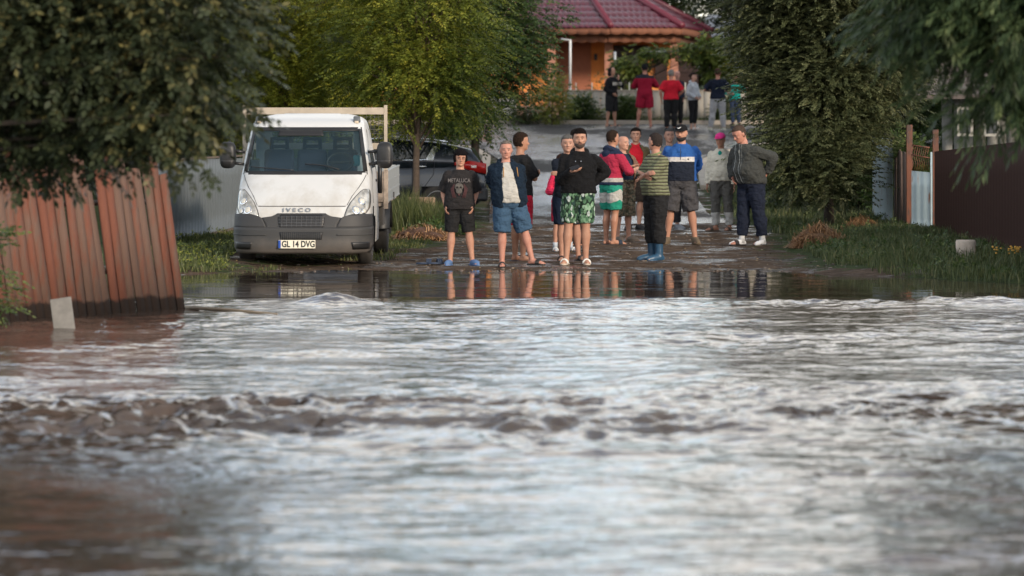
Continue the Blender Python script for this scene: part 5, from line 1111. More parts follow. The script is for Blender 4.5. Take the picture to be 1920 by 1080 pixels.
    def cap(s, mat, logo=None, visor=0):
        bm = bmesh.new(); prof = [(.172, .086, .099, .108), (.20, .085, .098, .106), (.225, .074, .086, .094), (.248, .05, .06, .066), (.258, .015, .02, .02)]
        loft(bm, [[s.hp(p.x, p.y, p.z) for p in ring((0, 0, z), rx, rf, rb, 24, 0, 2.15)] for z, rx, rf, rb in prof]); o = s.sub('cap', bm, mat)
        bm = bmesh.new(); rings = []
        for t in range(9):
            a = -1.1+2.2*t/8; c, q = math.sin(a), math.cos(a); rings.append([s.hp(c*.083, -q*.095, .176), s.hp(c*.088, -q*.095-.075*q**.6, .163+visor), s.hp(c*.088, -q*.095-.075*q**.6, .168+visor), s.hp(c*.083, -q*.095, .184)])
        loft(bm, rings); bobj('visor', bm, mat, o)
        if logo:
            t = textmesh('cap_logo', logo[0], .035, logo[1], o, s.hp(0, -.104, .208), ext=.002, bold=.002); t.rotation_euler = (R(84)+s.ph, 0, s.yh)
    def top(s, mat, e=.02, hem=.90, sleeve=2.0, neck=1.47, flare=.01, se=.016, name='shirt', cuff=None, disp=.014, neckr=0, lab=None):
        """sleeve: 0 none, 1 = to elbow, 2 = to wrist"""
        bm = bmesh.new(); s.torso(bm, e, hem, neck, flare); g2 = .5+.5*s.g
        for sd in 'RL':
            S, E, W = s.J['S'+sd], s.J['E'+sd], s.J['W'+sd]
            s.limb(bm, S, E, .050*g2, .042*g2, .003, se*.8+e*.15, min(1, sleeve) if sleeve < 1 else 1.0)
            if sleeve > 1: s.limb(bm, E, W, .043*g2, .031, .004, se+.002, min(.97, sleeve-1))
            if sleeve < 1: 
                q = S.lerp(E, sleeve); tube(bm, [S, q], [.054*g2+se+e*.2, .052*g2+se+.012], 12); ell(bm, S, (.056*g2+se,)*3, seg=12)
        return s.sub(name, bm, mat, s.vox*1.15, 3, disp, lab)
    def hood(s, mat, up=False):
        bm = bmesh.new(); n = s.sp(1.45)
        if up:
            ell(bm, s.hp(0, .028, .155), (.100, .108, .112), s.HR, 18); ell(bm, s.hp(0, .045, .07), (.095, .09, .09), s.HR, 14)
        else:
            pts = [n+Vector((math.sin(a)*.095, .015+math.cos(a)*.085, 1.455+.035*math.cos(a))) for a in np.linspace(-2.2, 2.2, 13)]; tube(bm, pts, [.022+.028*math.cos(a/2)**2 for a in np.linspace(-2.2, 2.2, 13)], 10, dome=True)
            ell(bm, n+Vector((0, .12, 1.40)), (.085, .045, .075), seg=12)
        return s.sub('hood', bm, mat, s.vox, 3, .01)
    def collar(s, mat, r_=.07, z=1.485):
        bm = bmesh.new(); n = s.sp(1.47); pts = [n+Vector((math.sin(a)*r_, .006-math.cos(a)*r_*.95, z-.02*math.cos(a))) for a in np.linspace(.35, 2*math.pi-.35, 15)]; tube(bm, pts, .016, 8, dome=True); return s.sub('collar', bm, mat)
    def shell(s, mat, e=.04, hem=.88, open_=.5, name='jacket', open_top=.35, sleeve=2.0, se=.026, disp=.016, off=0):
        """open jacket: C-shaped torso shell plus sleeves"""
        bm = bmesh.new(); zs = [r_[0] for r_ in SPZ]; outer = []; n = 13; m = 30
        for i in range(n):
            z = hem+(1.475-hem)*i/(n-1); rx, rf, rb = [float(np.interp(z, zs, [r_[q] for r_ in SPZ])) for q in (1, 2, 3)]; b = s.belly*math.exp(-((z-1.08)/.13)**2); gg = 1+(s.g-1)*float(np.interp(z, [1.15, 1.40], [1, .35]))
            op = open_+(open_top-open_)*i/(n-1); row = []
            for lay in (0, -.022):
                ee = e+lay; rr_ = ring(s.sp(z)+Vector((0, 0, z)), rx*gg+ee+b*.35, rf*gg+ee+b*.9, rb*gg+ee, 96, s.tw*max(0, min(1, (z-.95)/.4)))
                a0 = -math.pi/2+op+off; a1 = -math.pi/2+2*math.pi-op+off; pts = [rr_[int(round((a0+(a1-a0)*k/m)/(2*math.pi)*96)) % 96] for k in range(m+1)]; row += pts if lay == 0 else pts[::-1]
            outer.append(row)
        loft(bm, outer); g2 = .5+.5*s.g
        for sd in 'RL':
            S, E, W = s.J['S'+sd], s.J['E'+sd], s.J['W'+sd]
            if sleeve > 0: s.limb(bm, S, E, .050*g2, .042*g2, .003, se+.004, 1.0)
            if sleeve > 1: s.limb(bm, E, W, .043*g2, .031, .004, se, min(.97, sleeve-1))
        return s.sub(name, bm, mat, s.vox*1.1, 2, disp)
    def pants(s, mat, t=.9, e=.018, waist=1.03, flare=.0, name='shorts', disp=.014):
        bm = bmesh.new(); s.torso(bm, e, .82, waist, .004)
        for sd in 'RL': s.leg(bm, sd, e+.006, t, flare)
        ell(bm, (0, .01, .83), (.10, .09+e, .06), seg=12)
        return s.sub(name, bm, mat, s.vox*1.15, 2, disp)
    def shoes(s, mat, kind='slide', toe=None, sole=None, upper=None):
        for sd, sg in (('R', -1), ('L', 1)):
            bm = bmesh.new(); tt = (toe or {}).get(sd, sg*.25); A_ = s.J['A'+sd]; d = Vector((math.sin(tt), -math.cos(tt), 0)); z = A_.z-.075; q = d.cross(Vector((0, 0, 1)))
            C = lambda f, w_, h: Vector((A_.x, A_.y, z+h))+d*f+q*w_
            def soleg(bm, h0, h1, wd=1):
                out = [(-.075, .0), (-.065, .030), (-.02, .036), (.05, .036), (.12, .048), (.17, .044), (.208, .022), (.215, 0)]; pts = [(f, w_*wd) for f, w_ in out]+[(f, -w_*wd) for f, w_ in out[-2:0:-1]]
                loft(bm, [[C(f, w_, h0) for f, w_ in pts], [C(f, w_, h1) for f, w_ in pts]])
            if kind in ('slide', 'clog'):
                soleg(bm, -.010, .012)
                so_ = s.sub('slide' if kind == 'slide' else 'clog', bm, sole or mat); bm = bmesh.new()
                if kind == 'slide':
                    for f in (.085, .105, .125): tube(bm, [C(f, math.cos(a)*.047, .008+math.sin(a)*.058) for a in np.linspace(0, math.pi, 9)], .012, 6)
                    bobj('strap', bm, mat, so_)
                else:
                    tube(bm, [C(.02, 0, .035), C(.09, 0, .035), C(.16, 0, .026), C(.185, 0, .02)], [.05, .050, .046, .03], 12, dome=True); bobj('upper', bm, mat, so_)
            elif kind == 'sneaker':
                s.foot(bm, sd, tt, .014); so_ = s.sub('shoe', bm, mat); bm = bmesh.new(); soleg(bm, -.010, .014, 1.12); bobj('sole', bm, sole or mat, so_)
            elif kind == 'boot':
                s.foot(bm, sd, tt, .018); K = s.J['K'+sd]; tube(bm, [Vector(A_)-Vector((0, 0, .03)), Vector(A_).lerp(K, .3), Vector(A_).lerp(K, .68)], [.054, .058, .072], 14); s.sub('boot', bm, mat, s.vox, 2)
                bm = bmesh.new(); soleg(bm, -.014, .012, 1.2)
                bobj('sole', bm, mat, s.o)
    def socks(s, mat, t=.2):
        for sd, sg in (('R', -1), ('L', 1)):
            bm = bmesh.new(); A_, K = s.J['A'+sd], s.J['K'+sd]; tube(bm, [Vector(A_)-Vector((0, 0, .04)), Vector(A_).lerp(K, .1), Vector(A_).lerp(K, t)], [.046, .044, .048], 12); s.foot(bm, sd, sg*.25, .006); s.sub('sock', bm, mat)
HANG = lambda sg, y=-.02: ((sg*.25, y, .85), (sg*.6, 1, -.1))
POCK = lambda sg: ((sg*.190, -.035, .905), (sg*.45, 1, 0))
BACK = lambda sg: ((sg*.07, .17, 1.0), (sg*1, .6, 0))
AR = lambda r_, l_, **k: dict(R=r_, L=l_, **k)
LG_ = lambda a, b, **k: dict(R=((-a, .02, .075), (-.2, -1, 0)), L=((b, .02, .075), (.2, -1, 0)), **k)
CROSS = dict(R=((.10, -.20, 1.20), (-1, -.1, -.8)), L=((-.12, -.185, 1.22), (1, -.1, -.8)), hR=((1, .1, .15), (0, 1, 0), .5), hL=((-1, .1, .1), (0, 1, 0), .4))
WSK = (.46, .25, .175); TAN = (.40, .205, .13); RED = (.47, .22, .155); PALE = (.50, .30, .225)
def D(feet, z=0): # distance from the foot row for a known ground profile
    lo, hi = 45., 125.
    for _ in range(50):
        m = (lo+hi)/2
        if HY+(HC-gz_prof(m))*F/m > feet: lo = m
        else: hi = m
    return lo
def HT(head, feet, d): return (feet-head)/F*d
def zc(t, stops, sc=1.0, off=0.0, axis=2, sleeves=None, wob=0):
    s = sepxyz(t)[axis]
    if wob: s = t.math('ADD', s, t.math('MULTIPLY', t.math('SUBTRACT', t.noise(5, 2), .5), wob))
    c = t.ramp(t.math('MULTIPLY_ADD', s, sc/1.6, off/1.6), [(a_/1.6, b_) for a_, b_ in stops], True)
    if sleeves is not None: c = t.mix(t.ramp(t.math('ABSOLUTE', sepxyz(t)[0]), [(0, 0.0), (sleeves[1], 1.0)], True), c, sleeves[0])
    return c

# --- 1 woman in the black printed t-shirt
BLK1 = cloth((.016, .016, .017))
d = D(497); p = Person('short-haired woman in a black printed band t-shirt and black knee shorts, hands in pockets', 861, d, HT(284, 498, d), 0, WSK, 1.14, .04, legs=dict(R=((-.14, .02, .075), (-.2, -1, 0)), L=((.20, .02, .075), (.3, -1, 0)), toeR=-.3, toeL=.45), arms=AR(POCK(-1.12), POCK(1.12)), sh=.96, head=(.16, .10), lean=(.015, .0), tw=.06)
d1 = d
TEE = cloth((.022, .020, .021))
p.top(TEE, .034, .86, .92, 1.465, .02, .03, 't_shirt'); p.pants(BLK1, .93, .022, flare=.012); p.hair((.010, .008, .009), 'bob'); p.shoes(paint('blue_clog', (.09, .17, .34), .6), 'clog', {'L': .5, 'R': -.3})
bm = bmesh.new()
for sg in (-1, 1): tube(bm, [p.hp(sg*.032+math.cos(a)*.021, -.101, .138+math.sin(a)*.016) for a in np.linspace(0, 6.28, 15)], .0022, 4)
p.sub('glasses', bm, BLK)
yf = -(.115*1.14+.034+.04*.4)
txm = paint('shirt_print', (.13, .12, .12), .9); tx = textmesh('shirt_print', 'METALLICA', .084, txm, p.o, (0, -.184, 1.30), rot=(R(86), 0, 0), ext=.006, bold=.001, sx=.80)
bm = bmesh.new()   # faded skull print: cranium, cheek and jaw built as a thin raised print
for (cx, cz, a, b) in ((0, 1.205, .070, .060), (0, 1.140, .050, .042)): ell(bm, (cx, -.200+.10*(1.205-cz)*-1, cz), (a, .010, b), seg=14)
sk = p.sub('shirt_print', bm, paint('print_grey', (.085, .078, .072), .9, var=.4, nscale=30))
bm = bmesh.new()
for sg in (-1, 1): ell(bm, (sg*.026, -.209, 1.198), (.018, .006, .016), seg=8)
ell(bm, (0, -.209, 1.170), (.007, .006, .010), seg=8)
for k in range(5): box(bm, (-.02+.01*k, -.2115, 1.135), (.003, .008, .022))
bobj('print_gaps', bm, TEE, sk)  # eye, nose and tooth gaps of the skull print, in shirt colour
bm = bmesh.new()
for sg in (-1, 1):
    for k in range(4): tube(bm, [(sg*(.075+.016*k), -.192+.012*k, 1.25-.02*k), (sg*(.085+.012*k), -.196+.010*k, 1.15), (sg*(.05+.014*k), -.204+.006*k, 1.04)], .006, 5)
ell(bm, (0, -.212, 1.085), (.013, .006, .016), seg=8)
p.sub('shirt_print', bm, paint('print_maroon', (.085, .035, .038), .9))
# --- 2 older man, navy jacket, grey tee, blue shorts
d = D(499); p = Person('older man in open navy jacket, grey t-shirt and baggy blue shorts, hands behind his back', 955, d, HT(266, 500, d), .12, (.47, .235, .175), 1.12, .055, legs=dict(R=((-.10, .02, .075), (-.2, -1, 0)), L=((.33, .0, .075), (.4, -1, 0)), toeR=-.1, toeL=.9), arms=AR(((-.09, .18, .98), (-.5, 1, 0)), ((.13, .18, .95), (.45, 1, 0))), head=(-.05, .08), lean=(-.05, -.02), sh=1.03, tw=-.08)
NAVY = cloth((.007, .016, .030)); p.top(cloth((.42, .41, .38)), .040, .90, .4, 1.465, .012, .012, 't_shirt'); p.shell(NAVY, .062, .84, .50, open_top=.28, disp=.022, off=.04)
p.hood(NAVY); p.pants(cloth((.040, .080, .135)), .98, .032, flare=.022, disp=.022); p.hair((.19, .16, .14), 'recede'); p.shoes(BLK, 'slide', {'L': .9, 'R': -.1})
for q_ in ([(-.10, -.175, 1.40), (-.105, -.195, 1.26)], [(.085, -.175, 1.40), (.10, -.195, 1.27)]): bm = bmesh.new(); tube(bm, q_, .006, 6); p.sub('drawstring', bm, paint('orange_cord', (.40, .19, .04), .7))
bm = bmesh.new(); tube(bm, [(-.135, -.15, 1.20), (-.16, -.10, .90)], .006, 5); p.sub('zip', bm, CHR)
# --- 3 man behind in dark tee and red shorts
d = D(490); p = Person('man in black t-shirt and red shorts behind the navy-jacket man, looking away right', 976, d, HT(252, 491, d), R(-60)+3.14, (.40, .21, .135), 1.05, arms=dict(CROSS), head=(R(-10), 0), legs=LG_(.10, .12))
p.top(BLK1, .03, .88, .9, 1.46, .01, .024, 't_shirt'); p.pants(cloth((.42, .015, .035)), .95, .03, flare=.02); p.hair((.030, .018, .013), 'short'); p.shoes(paint('navy_slide', (.02, .035, .06), .6), 'slide')
# --- 4 child in pink-red
d = D(471); p = Person('child in a bright pink-red hoodie half hidden behind the grey-haired man with folded arms', 1057, d, HT(296, 473, d), .35, WSK, .9, arms=dict(R=((-.14, -.16, 1.12), (-.4, .6, -.8)), L=((.15, -.1, 1.0), (1, 1, 0))), head=(R(30), 0), hs=1.12, legs=LG_(.14, .17), dx=-.02)
PK = cloth((.62, .030, .085)); p.top(PK, .045, .78, 2, 1.47, .02, .03, 'hoodie'); p.hood(PK); p.pants(cloth((.30, .015, .04)), .85, .02, flare=.015); p.hair((.05, .022, .015), 'short'); p.socks(cloth((.45, .50, .55)), .22); p.shoes(paint('white_slide', (.6, .6, .58), .6), 'slide', sole=paint('grey_sole', (.15, .15, .16), .7))
# --- 5 grey-haired man, arms folded, navy
d = D(488); p = Person('grey-haired man in dark navy with folded arms, partly hidden behind the man with the phone', 1064, d, HT(255, 489, d), R(12), (.44, .245, .175), 1.0, arms=CROSS, head=(R(-8), 0), legs=LG_(.08, .16))
p.top(cloth((.010, .014, .024)), .03, .88, 2, 1.475, .01, .018, 'jacket'); p.collar(cloth((.010, .014, .024))); p.pants(cloth((.012, .022, .045)), .92, .026, flare=.016); p.hair((.13, .125, .12), 'short'); p.shoes(BLK, 'slide')
# --- 5b hidden man
d = D(470); p = Person('dark-haired person hidden behind the man with the phone, only the hair showing', 1081, d, HT(243, 471, d), R(170), TAN, .9, legs=LG_(.07, .07), arms=AR(((-.16, -.12, 1.0), (-1, 1, 0)), ((.16, -.12, 1.0), (1, 1, 0)))); p.top(BLK1, .02); p.pants(BLK1, 1.9, .01, name='trousers'); p.hair(); p.shoes(BLK, 'sneaker')
# --- 6 man in black hoodie with phone
d = D(496.5); p = Person('young bearded man in a black hoodie and green leaf-print shorts looking up from his phone', 1084, d, HT(248, 499, d), .0, (.43, .24, .165), 1.16, .02,
    arms=dict(R=((-.085, -.25, 1.22), (-.6, .5, -1)), L=((.185, .13, 1.05), (1.0, .7, 0)), hR=((.75, -.55, .05), (0, -.2, 1), .55)), head=(.03, .05), legs=dict(R=((-.155, .0, .075), (-.3, -1, 0)), L=((.10, .06, .075), (.2, -1, 0)), toeR=-.25, toeL=.1), sh=1.05, lean=(.02, .01), tw=.10)
HD = cloth((.007, .007, .008)); p.top(HD, .036, .93, 2, 1.475, .006, .026, 'hoodie', disp=.02); p.hood(HD)
def leafprint(t):
    v = t.N('TexVoronoi'); v.inputs['Scale'].default_value = 27; t.L(t.co((1, 1, .6)), v.inputs['Vector']); s_ = t.N('SeparateColor'); t.L(v.outputs['Color'], s_.inputs[0])
    return t.mix(t.ramp(v.outputs['Distance'], [(.0, 0.0), (.62, 0.0), (.66, 1.0)]), t.ramp(s_.outputs[0], [(0, (.07, .15, .085)), (.25, (.14, .25, .15)), (.42, (.02, .045, .04)), (.58, (.42, .48, .46)), (.72, (.05, .10, .06)), (.86, (.22, .34, .23))], True), (.015, .03, .02))
p.pants(cloth_fn(leafprint), .86, .020, flare=.014, disp=.02); p.hair((.012, .009, .008), 'quiff'); p.beard((.05, .030, .022)); p.shoes(paint('white_slide', (.66, .66, .62), .6), 'slide', {'R': -.25, 'L': .1}, sole=paint('cream_sole', (.5, .42, .34), .7))
bm = bmesh.new()
for sg in (-1, 1): ell(bm, (sg*.035, -.170, 1.345), (.005, .006, .011), seg=6)
p.sub('eyelet', bm, CHR)
ph = p.J['PR']; m = p.o.matrix_basis.copy(); wp = Matrix.Translation(p.o.location) @ Matrix.Rotation(p.yaw, 4, 'Z') @ (ph*p.k)
o = boxo('phone', (0, 0, 0), (.072, .012, .14), paint('phone_black', (.01, .01, .012), .15), rot=Matrix.Rotation(R(-50), 3, 'X') @ Matrix.Rotation(R(60), 3, 'Y')); o.location = wp+Vector((.0, -.0, .012)); tag(o, 'black phone held in the right hand of the man in the black hoodie', 'phone')
# --- 7 red/navy hoodie, seen from behind
def redho(t): return zc(t, [(0, (.016, .024, .052)), (.965, (.36, .34, .31)), (1.0, (.40, .38, .35)), (1.03, (.34, .024, .055)), (1.385, (.34, .024, .055)), (1.40, (.016, .024, .052))])
d = D(459); p = Person('man in red and navy hoodie and green-white shorts, back turned, gesturing with one arm', 1146, d, HT(248, 461, d), R(180-52), (.42, .22, .145), 1.04, arms=dict(R=((-.10, -.30, 1.12), (-1, .2, -.8)), L=((.02, -.40, 1.20), (1, .2, -.6)), hL=((-.5, -1, .35), (0, .2, -1), .1)), head=(R(4), 0), legs=LG_(.08, .10), lean=(0, -.02), sh=1.04)
p.top(cloth_fn(redho), .036, .92, 2, 1.475, .004, .026, 'hoodie', disp=.018); p.hood(cloth((.016, .024, .052)))
def gws(t):
    zz = sepxyz(t)[2]; base = t.ramp(t.math('ADD', zz, t.math('MULTIPLY', t.math('ABSOLUTE', sepxyz(t)[1]), .5)), [(0, (.02, .24, .165)), (.70, (.42, .41, .38)), (.86, (.02, .24, .165))], True); return base
p.pants(cloth_fn(gws), .84, .022, flare=.018, disp=.018); p.hair((.035, .022, .016), 'crop'); p.shoes(paint('navy_slide', (.02, .035, .06), .6), 'slide')
# --- 8 bald older man, brown vest, camo shorts
def camo(t): return t.ramp(t.noise(11, 3), [(.0, (.05, .04, .03)), (.42, (.16, .115, .075)), (.5, (.055, .06, .04)), (.57, (.20, .16, .11))], True)
d = D(452); p = Person('bald older man in brown open waistcoat and camouflage shorts, hand on his chest', 1168, d, HT(258, 454, d), R(38), (.47, .255, .18), 1.06, .03, arms=dict(R=((.02, -.22, 1.18), (-1, .1, -.8)), L=((.16, -.2, 1.05), (1, .3, -.6)), hR=((.9, -.1, .3), (0, 1, 0), .2)), head=(R(8), 0), legs=LG_(.10, .14))
VST = cloth_fn(lambda t: t.ramp(t.math('FRACT', t.math('MULTIPLY', sepxyz(t)[0], 26)), [(0, (.13, .065, .045)), (.5, (.19, .12, .085))], True))
p.top(cloth((.014, .024, .045)), .02, .90, 2, 1.46, .004, .014, 'shirt'); p.shell(VST, .05, .82, .62, sleeve=.5, open_top=.5); p.pants(cloth_fn(camo), 1.12, .034, flare=.026, disp=.02); p.brows((.30, .27, .24)); p.shoes(paint('tan_clog', (.16, .12, .09), .7), 'clog')
bm = bmesh.new(); ell(bm, p.hp(0, .045, .125), (.082, .066, .05), p.HR, 14); p.sub('hair', bm, paint('hair', (.36, .31, .27), .8, var=.45, nscale=60))
# --- 9 red polo, olive jacket
d = D(430); p = Person('man in red polo shirt, open olive jacket and brown shorts behind the talking pair', 1192, d, HT(242, 431, d), R(-2), (.44, .25, .18), 1.0, head=(0, 0), arms=AR(POCK(-1), POCK(1)), legs=dict(R=((-.12, .02, .075), (-.2, -1, 0)), L=((.055, .02, .075), (.2, -1, 0)), toeL=.6))
RP = cloth((.44, .012, .026)); p.top(RP, .024, .92, .6, 1.47, .004, .01, 'polo_shirt'); p.collar(RP); p.shell(cloth((.105, .085, .048)), .045, .90, .72, open_top=.6); p.pants(cloth((.030, .024, .020)), .98, .03, flare=.024); p.hair((.018, .013, .011), 'short'); p.shoes(paint('black_sneaker', (.014, .014, .015), .6), 'sneaker', {'L': .6}, sole=paint('dark_sole', (.03, .03, .03), .8))
# --- 10 striped tee, boots
def strp(t):
    z = t.math('ADD', sepxyz(t)[2], t.math('MULTIPLY', t.math('SUBTRACT', t.noise(4, 2), .5), .03)); return t.ramp(t.math('FRACT', t.math('MULTIPLY', z, 22)), [(0, (.14, .15, .085)), (.36, (.24, .24, .16)), (.50, (.14, .15, .085)), (.68, (.035, .024, .024)), (.93, (.14, .15, .085))], True)
d = D(489); p = Person('man in olive striped t-shirt, black trousers and blue rubber boots, arms folded', 1229, d, HT(254, 490.5, d), R(-62), (.45, .235, .165), 1.08, .05, arms=CROSS, head=(R(-75), -.05), legs=dict(R=((-.10, .0, .075), (-.1, -1, 0)), L=((.07, .02, .075), (.1, -1, 0)), toeR=-.2, toeL=.1), dx=.0)
p.top(cloth_fn(strp), .036, .90, .95, 1.465, .006, .03, 'striped_t_shirt'); p.collar(cloth((.20, .22, .105)), .066); p.pants(BLK1, 1.6, .03, name='trousers', flare=.004, disp=.018); p.hair((.045, .035, .032), 'crop'); p.shoes(paint('blue_rubber', (.022, .070, .130), .4), 'boot', {'R': -.2, 'L': .1})
# --- 11 man behind
d = D(430); p = Person('grey-haired man peering over between the striped shirt and the black cap', 1255, d, HT(243, 431, d), R(0), (.47, .27, .20), 1.05, head=(.1, 0), legs=LG_(.06, .14, toeL=.6), arms=AR(POCK(-1), POCK(1)))
p.top(cloth((.20, .19, .19)), .024, .9, 2, 1.47, .004, .018, 'sweatshirt'); p.pants(cloth((.028, .028, .032)), 1.88, .018, name='trousers'); p.hair((.10, .095, .09), 'crop'); p.shoes(paint('grey_sneaker', (.22, .23, .25), .6), 'sneaker', {'L': .6}, sole=paint('white_sole', (.5, .5, .5), .7))
# --- 12 blue jacket, black cap
def blj(t): return zc(t, [(0, (.014, .018, .030)), (1.215, (.55, .52, .50)), (1.285, (.024, .090, .28))], sleeves=((.024, .090, .30), .205), wob=.02)
d = D(458); p = Person('bearded man in black cap, blue-white-navy zip jacket and grey shorts, hands behind his back', 1276, d, HT(239, 461, d), R(-3), (.44, .235, .16), 1.18, .03, arms=AR(((-.10, .18, .98), (-.4, 1, 0)), ((.10, .18, .97), (1.0, 1, 0))), head=(R(-16), .06), tw=-.06, lean=(.015, .01), legs=dict(R=((-.20, .02, .075), (-.2, -1, 0)), L=((.215, .02, .075), (.2, -1, 0)), toeL=.2), sh=1.06)
p.top(cloth_fn(blj), .040, .93, 2, 1.475, .004, .03, 'zip_jacket', disp=.018); p.collar(cloth((.030, .110, .36)), .074, 1.475); p.pants(cloth((.060, .058, .062)), .98, .036, flare=.02, disp=.022); p.beard((.010, .008, .008)); p.brows((.012, .01, .01)); p.shoes(paint('brown_shoe', (.13, .095, .06), .8), 'sneaker')
bm = bmesh.new(); ell(bm, p.hp(0, .035, .13), (.080, .066, .055), p.HR, 14); p.sub('hair', bm, paint('hair', (.014, .011, .01), .8, var=.45, nscale=60)); p.cap(cloth((.008, .008, .009)))
bm = bmesh.new(); pts = [p.hp(-.030, -.102, .215), p.hp(-.015, -.106, .206), p.hp(.002, -.107, .208), p.hp(.028, -.103, .226)]; tube(bm, pts, [.003, .008, .008, .002], 6); p.sub('cap_logo', bm, paint('logo_white', (.7, .7, .7), .6))
bm = bmesh.new(); tube(bm, [(0, -.172, 1.44), (0, -.178, 1.25)], .004, 5); p.sub('zip', bm, BLK)
bm = bmesh.new(); ell(bm, (.115, -.166, 1.255), (.014, .006, .012), seg=8); p.sub('logo', bm, BLK)
# --- 13 pink cap
d = D(433); p = Person('small old man in hot pink cap, cream jacket and grey track trousers looking down', 1352, d, HT(252, 434, d), R(-8), (.42, .22, .15), 1.02, .055, head=(R(-14), .14), arms=AR(((-.245, -.03, .83), (-.6, 1, 0)), ((.245, -.05, .80), (.6, 1, 0))), legs=LG_(.10, .15, toeR=-.9, toeL=-.3), lean=(0, -.05))
CRM = cloth((.60, .56, .47)); p.top(CRM, .034, .90, 2, 1.475, .008, .024, 'jacket'); p.collar(CRM, .076, 1.47)
bm = bmesh.new(); ell(bm, (-.005, -.165, 1.395), (.035, .02, .055), Matrix.Rotation(R(25), 3, 'X'), 12); p.sub('shirt_collar', bm, cloth((.02, .33, .27)))
def trk(t): return zc(t, [(0, (.42, .41, .39)), (.33, (.105, .100, .092))], wob=.03)
p.pants(cloth_fn(trk), 1.93, .022, name='track_trousers', disp=.02); p.cap(cloth((.80, .055, .28)), None, .01); p.brows((.2, .18, .16)); p.shoes(paint('sandal', (.10, .075, .06), .7), 'slide', {'R': -.9, 'L': -.3}); 
bm = bmesh.new(); ell(bm, p.hp(0, .04, .125), (.080, .062, .045), p.HR, 14); p.sub('hair', bm, paint('hair', (.25, .22, .2), .8, var=.45, nscale=60))
# --- 14 heavy man in grey sweater
def swt(t):
    x = t.math('ADD', sepxyz(t)[0], t.math('MULTIPLY', sepxyz(t)[1], 0)); 
    return t.ramp(t.math('MULTIPLY_ADD', x, 2.0, .5), [(0, (.045, .047, .044)), (.33, (.26, .27, .26)), (.355, (.045, .047, .044)), (.40, (.13, .135, .13)), (.415, (.045, .047, .044)), (.52, (.26, .27, .26)), (.545, (.045, .047, .044)), (.60, (.15, .155, .15)), (.615, (.045, .047, .044))], True)
d = D(461); p = Person('heavy man in dark grey striped sweater looking down, hand on hip, white socks', 1408, d, HT(243, 464, d)*1.02, R(-48), (.45, .22, .16), 1.16, .11, lean=(0, -.15), head=(R(-12), .50), arms=dict(R=((-.20, -.16, .98), (-1, .7, 0)), L=((.215, .13, 1.06), (.9, 1.1, .1)), hL=((-.3, -.9, -.3), (-1, .2, 0), .5)), legs=dict(R=((-.13, -.06, .075), (-.1, -1, 0)), L=((.14, .10, .075), (.1, -1, 0)), toeR=-.15, toeL=.1), sh=1.06)
p.top(cloth_fn(swt), .036, .90, 2, 1.475, .004, .034, 'sweater', disp=.02); p.pants(cloth((.012, .016, .030)), 1.84, .03, name='track_trousers', disp=.02); p.socks(cloth((.66, .66, .66)), .30); p.hair((.085, .060, .048), 'crop'); p.shoes(paint('black_sandal', (.03, .025, .025), .6), 'slide', {'R': -.15, 'L': .1})
bm = bmesh.new(); tube(bm, [(.17, -.06, .90), (.185, -.05, .84)], .006, 5); p.sub('logo', bm, paint('logo_red', (.5, .02, .04), .7))
# ================= far group
G = None
def DF(feet): return D(feet)
d = 107.5; p = Person('far person in black hood and black shorts with pale chest panel, hand at mouth', 1147, d, HT(126, 237, d), R(55), (.40, .22, .15), .98, far=True, arms=dict(R=((-.12, -.12, .98), (-1, 1, 0)), L=((.05, -.20, 1.40), (1, .1, -1)), hL=((0, -.2, 1), (0, 1, 0), .6)), legs=dict(R=((-.16, .06, .075), (-.2, -1, 0)), L=((.12, -.04, .075), (.2, -1, 0)), toeR=0, toeL=0))
p.top(cloth_fn(lambda t: t.mix(t.ramp(sepxyz(t)[1], [(0, 0.0), (1, 0.0)], True), zc(t, [(0, (.010, .010, .012)), (1.225, (.40, .38, .34)), (1.32, (.010, .010, .012))], sleeves=((.010, .010, .012), .13)), (0, 0, 0))), .036, .84, 2, 1.475, .008, .026, 'hoodie'); p.hood(cloth((.010, .010, .012)), True); p.pants(BLK1, 1.05, .028, flare=.02); p.shoes(BLK, 'slide', {'R': 0, 'L': 0}); p.brows()
d = 107.3; p = Person('far man with his back turned in a crimson jersey with dark shoulders and crimson shorts', 1209, d, HT(119, 237, d), R(180), RED, 1.1, far=True, arms=dict(R=((-.16, -.24, 1.20), (-1, .2, -.8)), L=((.13, -.24, 1.15), (1, .2, -.8))), legs=LG_(.16, .20), sh=1.05)
p.top(cloth_fn(lambda t: zc(t, [(0, (.27, .010, .030)), (1.36, (.02, .02, .028))], sleeves=((.27, .010, .030), 10))), .034, .92, 2, 1.475, .006, .026, 'jersey'); p.pants(cloth((.30, .012, .035)), .85, .032, flare=.026); p.hair((.02, .02, .022), 'crop'); p.shoes(BLK, 'slide')
d = 105.2; p = Person('far grey-haired man with his back turned in a bright red t-shirt and black trousers', 1258, d, HT(134, 248, d), R(184), RED, 1.12, far=True, arms=dict(R=((-.20, -.12, .98), (-1, .6, 0)), L=((.27, -.04, .90), (1, 1, 0))), legs=LG_(.10, .12), z=ground(X(1258, 105.2), 105.2))
p.top(cloth((.52, .014, .030)), .034, .90, .85, 1.465, .01, .028, 't_shirt'); p.pants(BLK1, 1.9, .026, name='trousers'); p.hair((.30, .27, .24), 'short'); p.shoes(BLK, 'sneaker')
d = 107.6; p = Person('far bald man in dark clothes hidden behind the man in the bright red t-shirt', 1270, d, HT(134, 238, d), R(20), (.52, .27, .21), 1.0, far=True, arms=AR(POCK(-1), POCK(1))); p.top(cloth((.014, .018, .035)), .03, .9, 2, 1.47, .004, .02, 'shirt'); p.pants(BLK1, 1.9, .02, name='trousers'); p.brows(); p.shoes(BLK, 'sneaker')
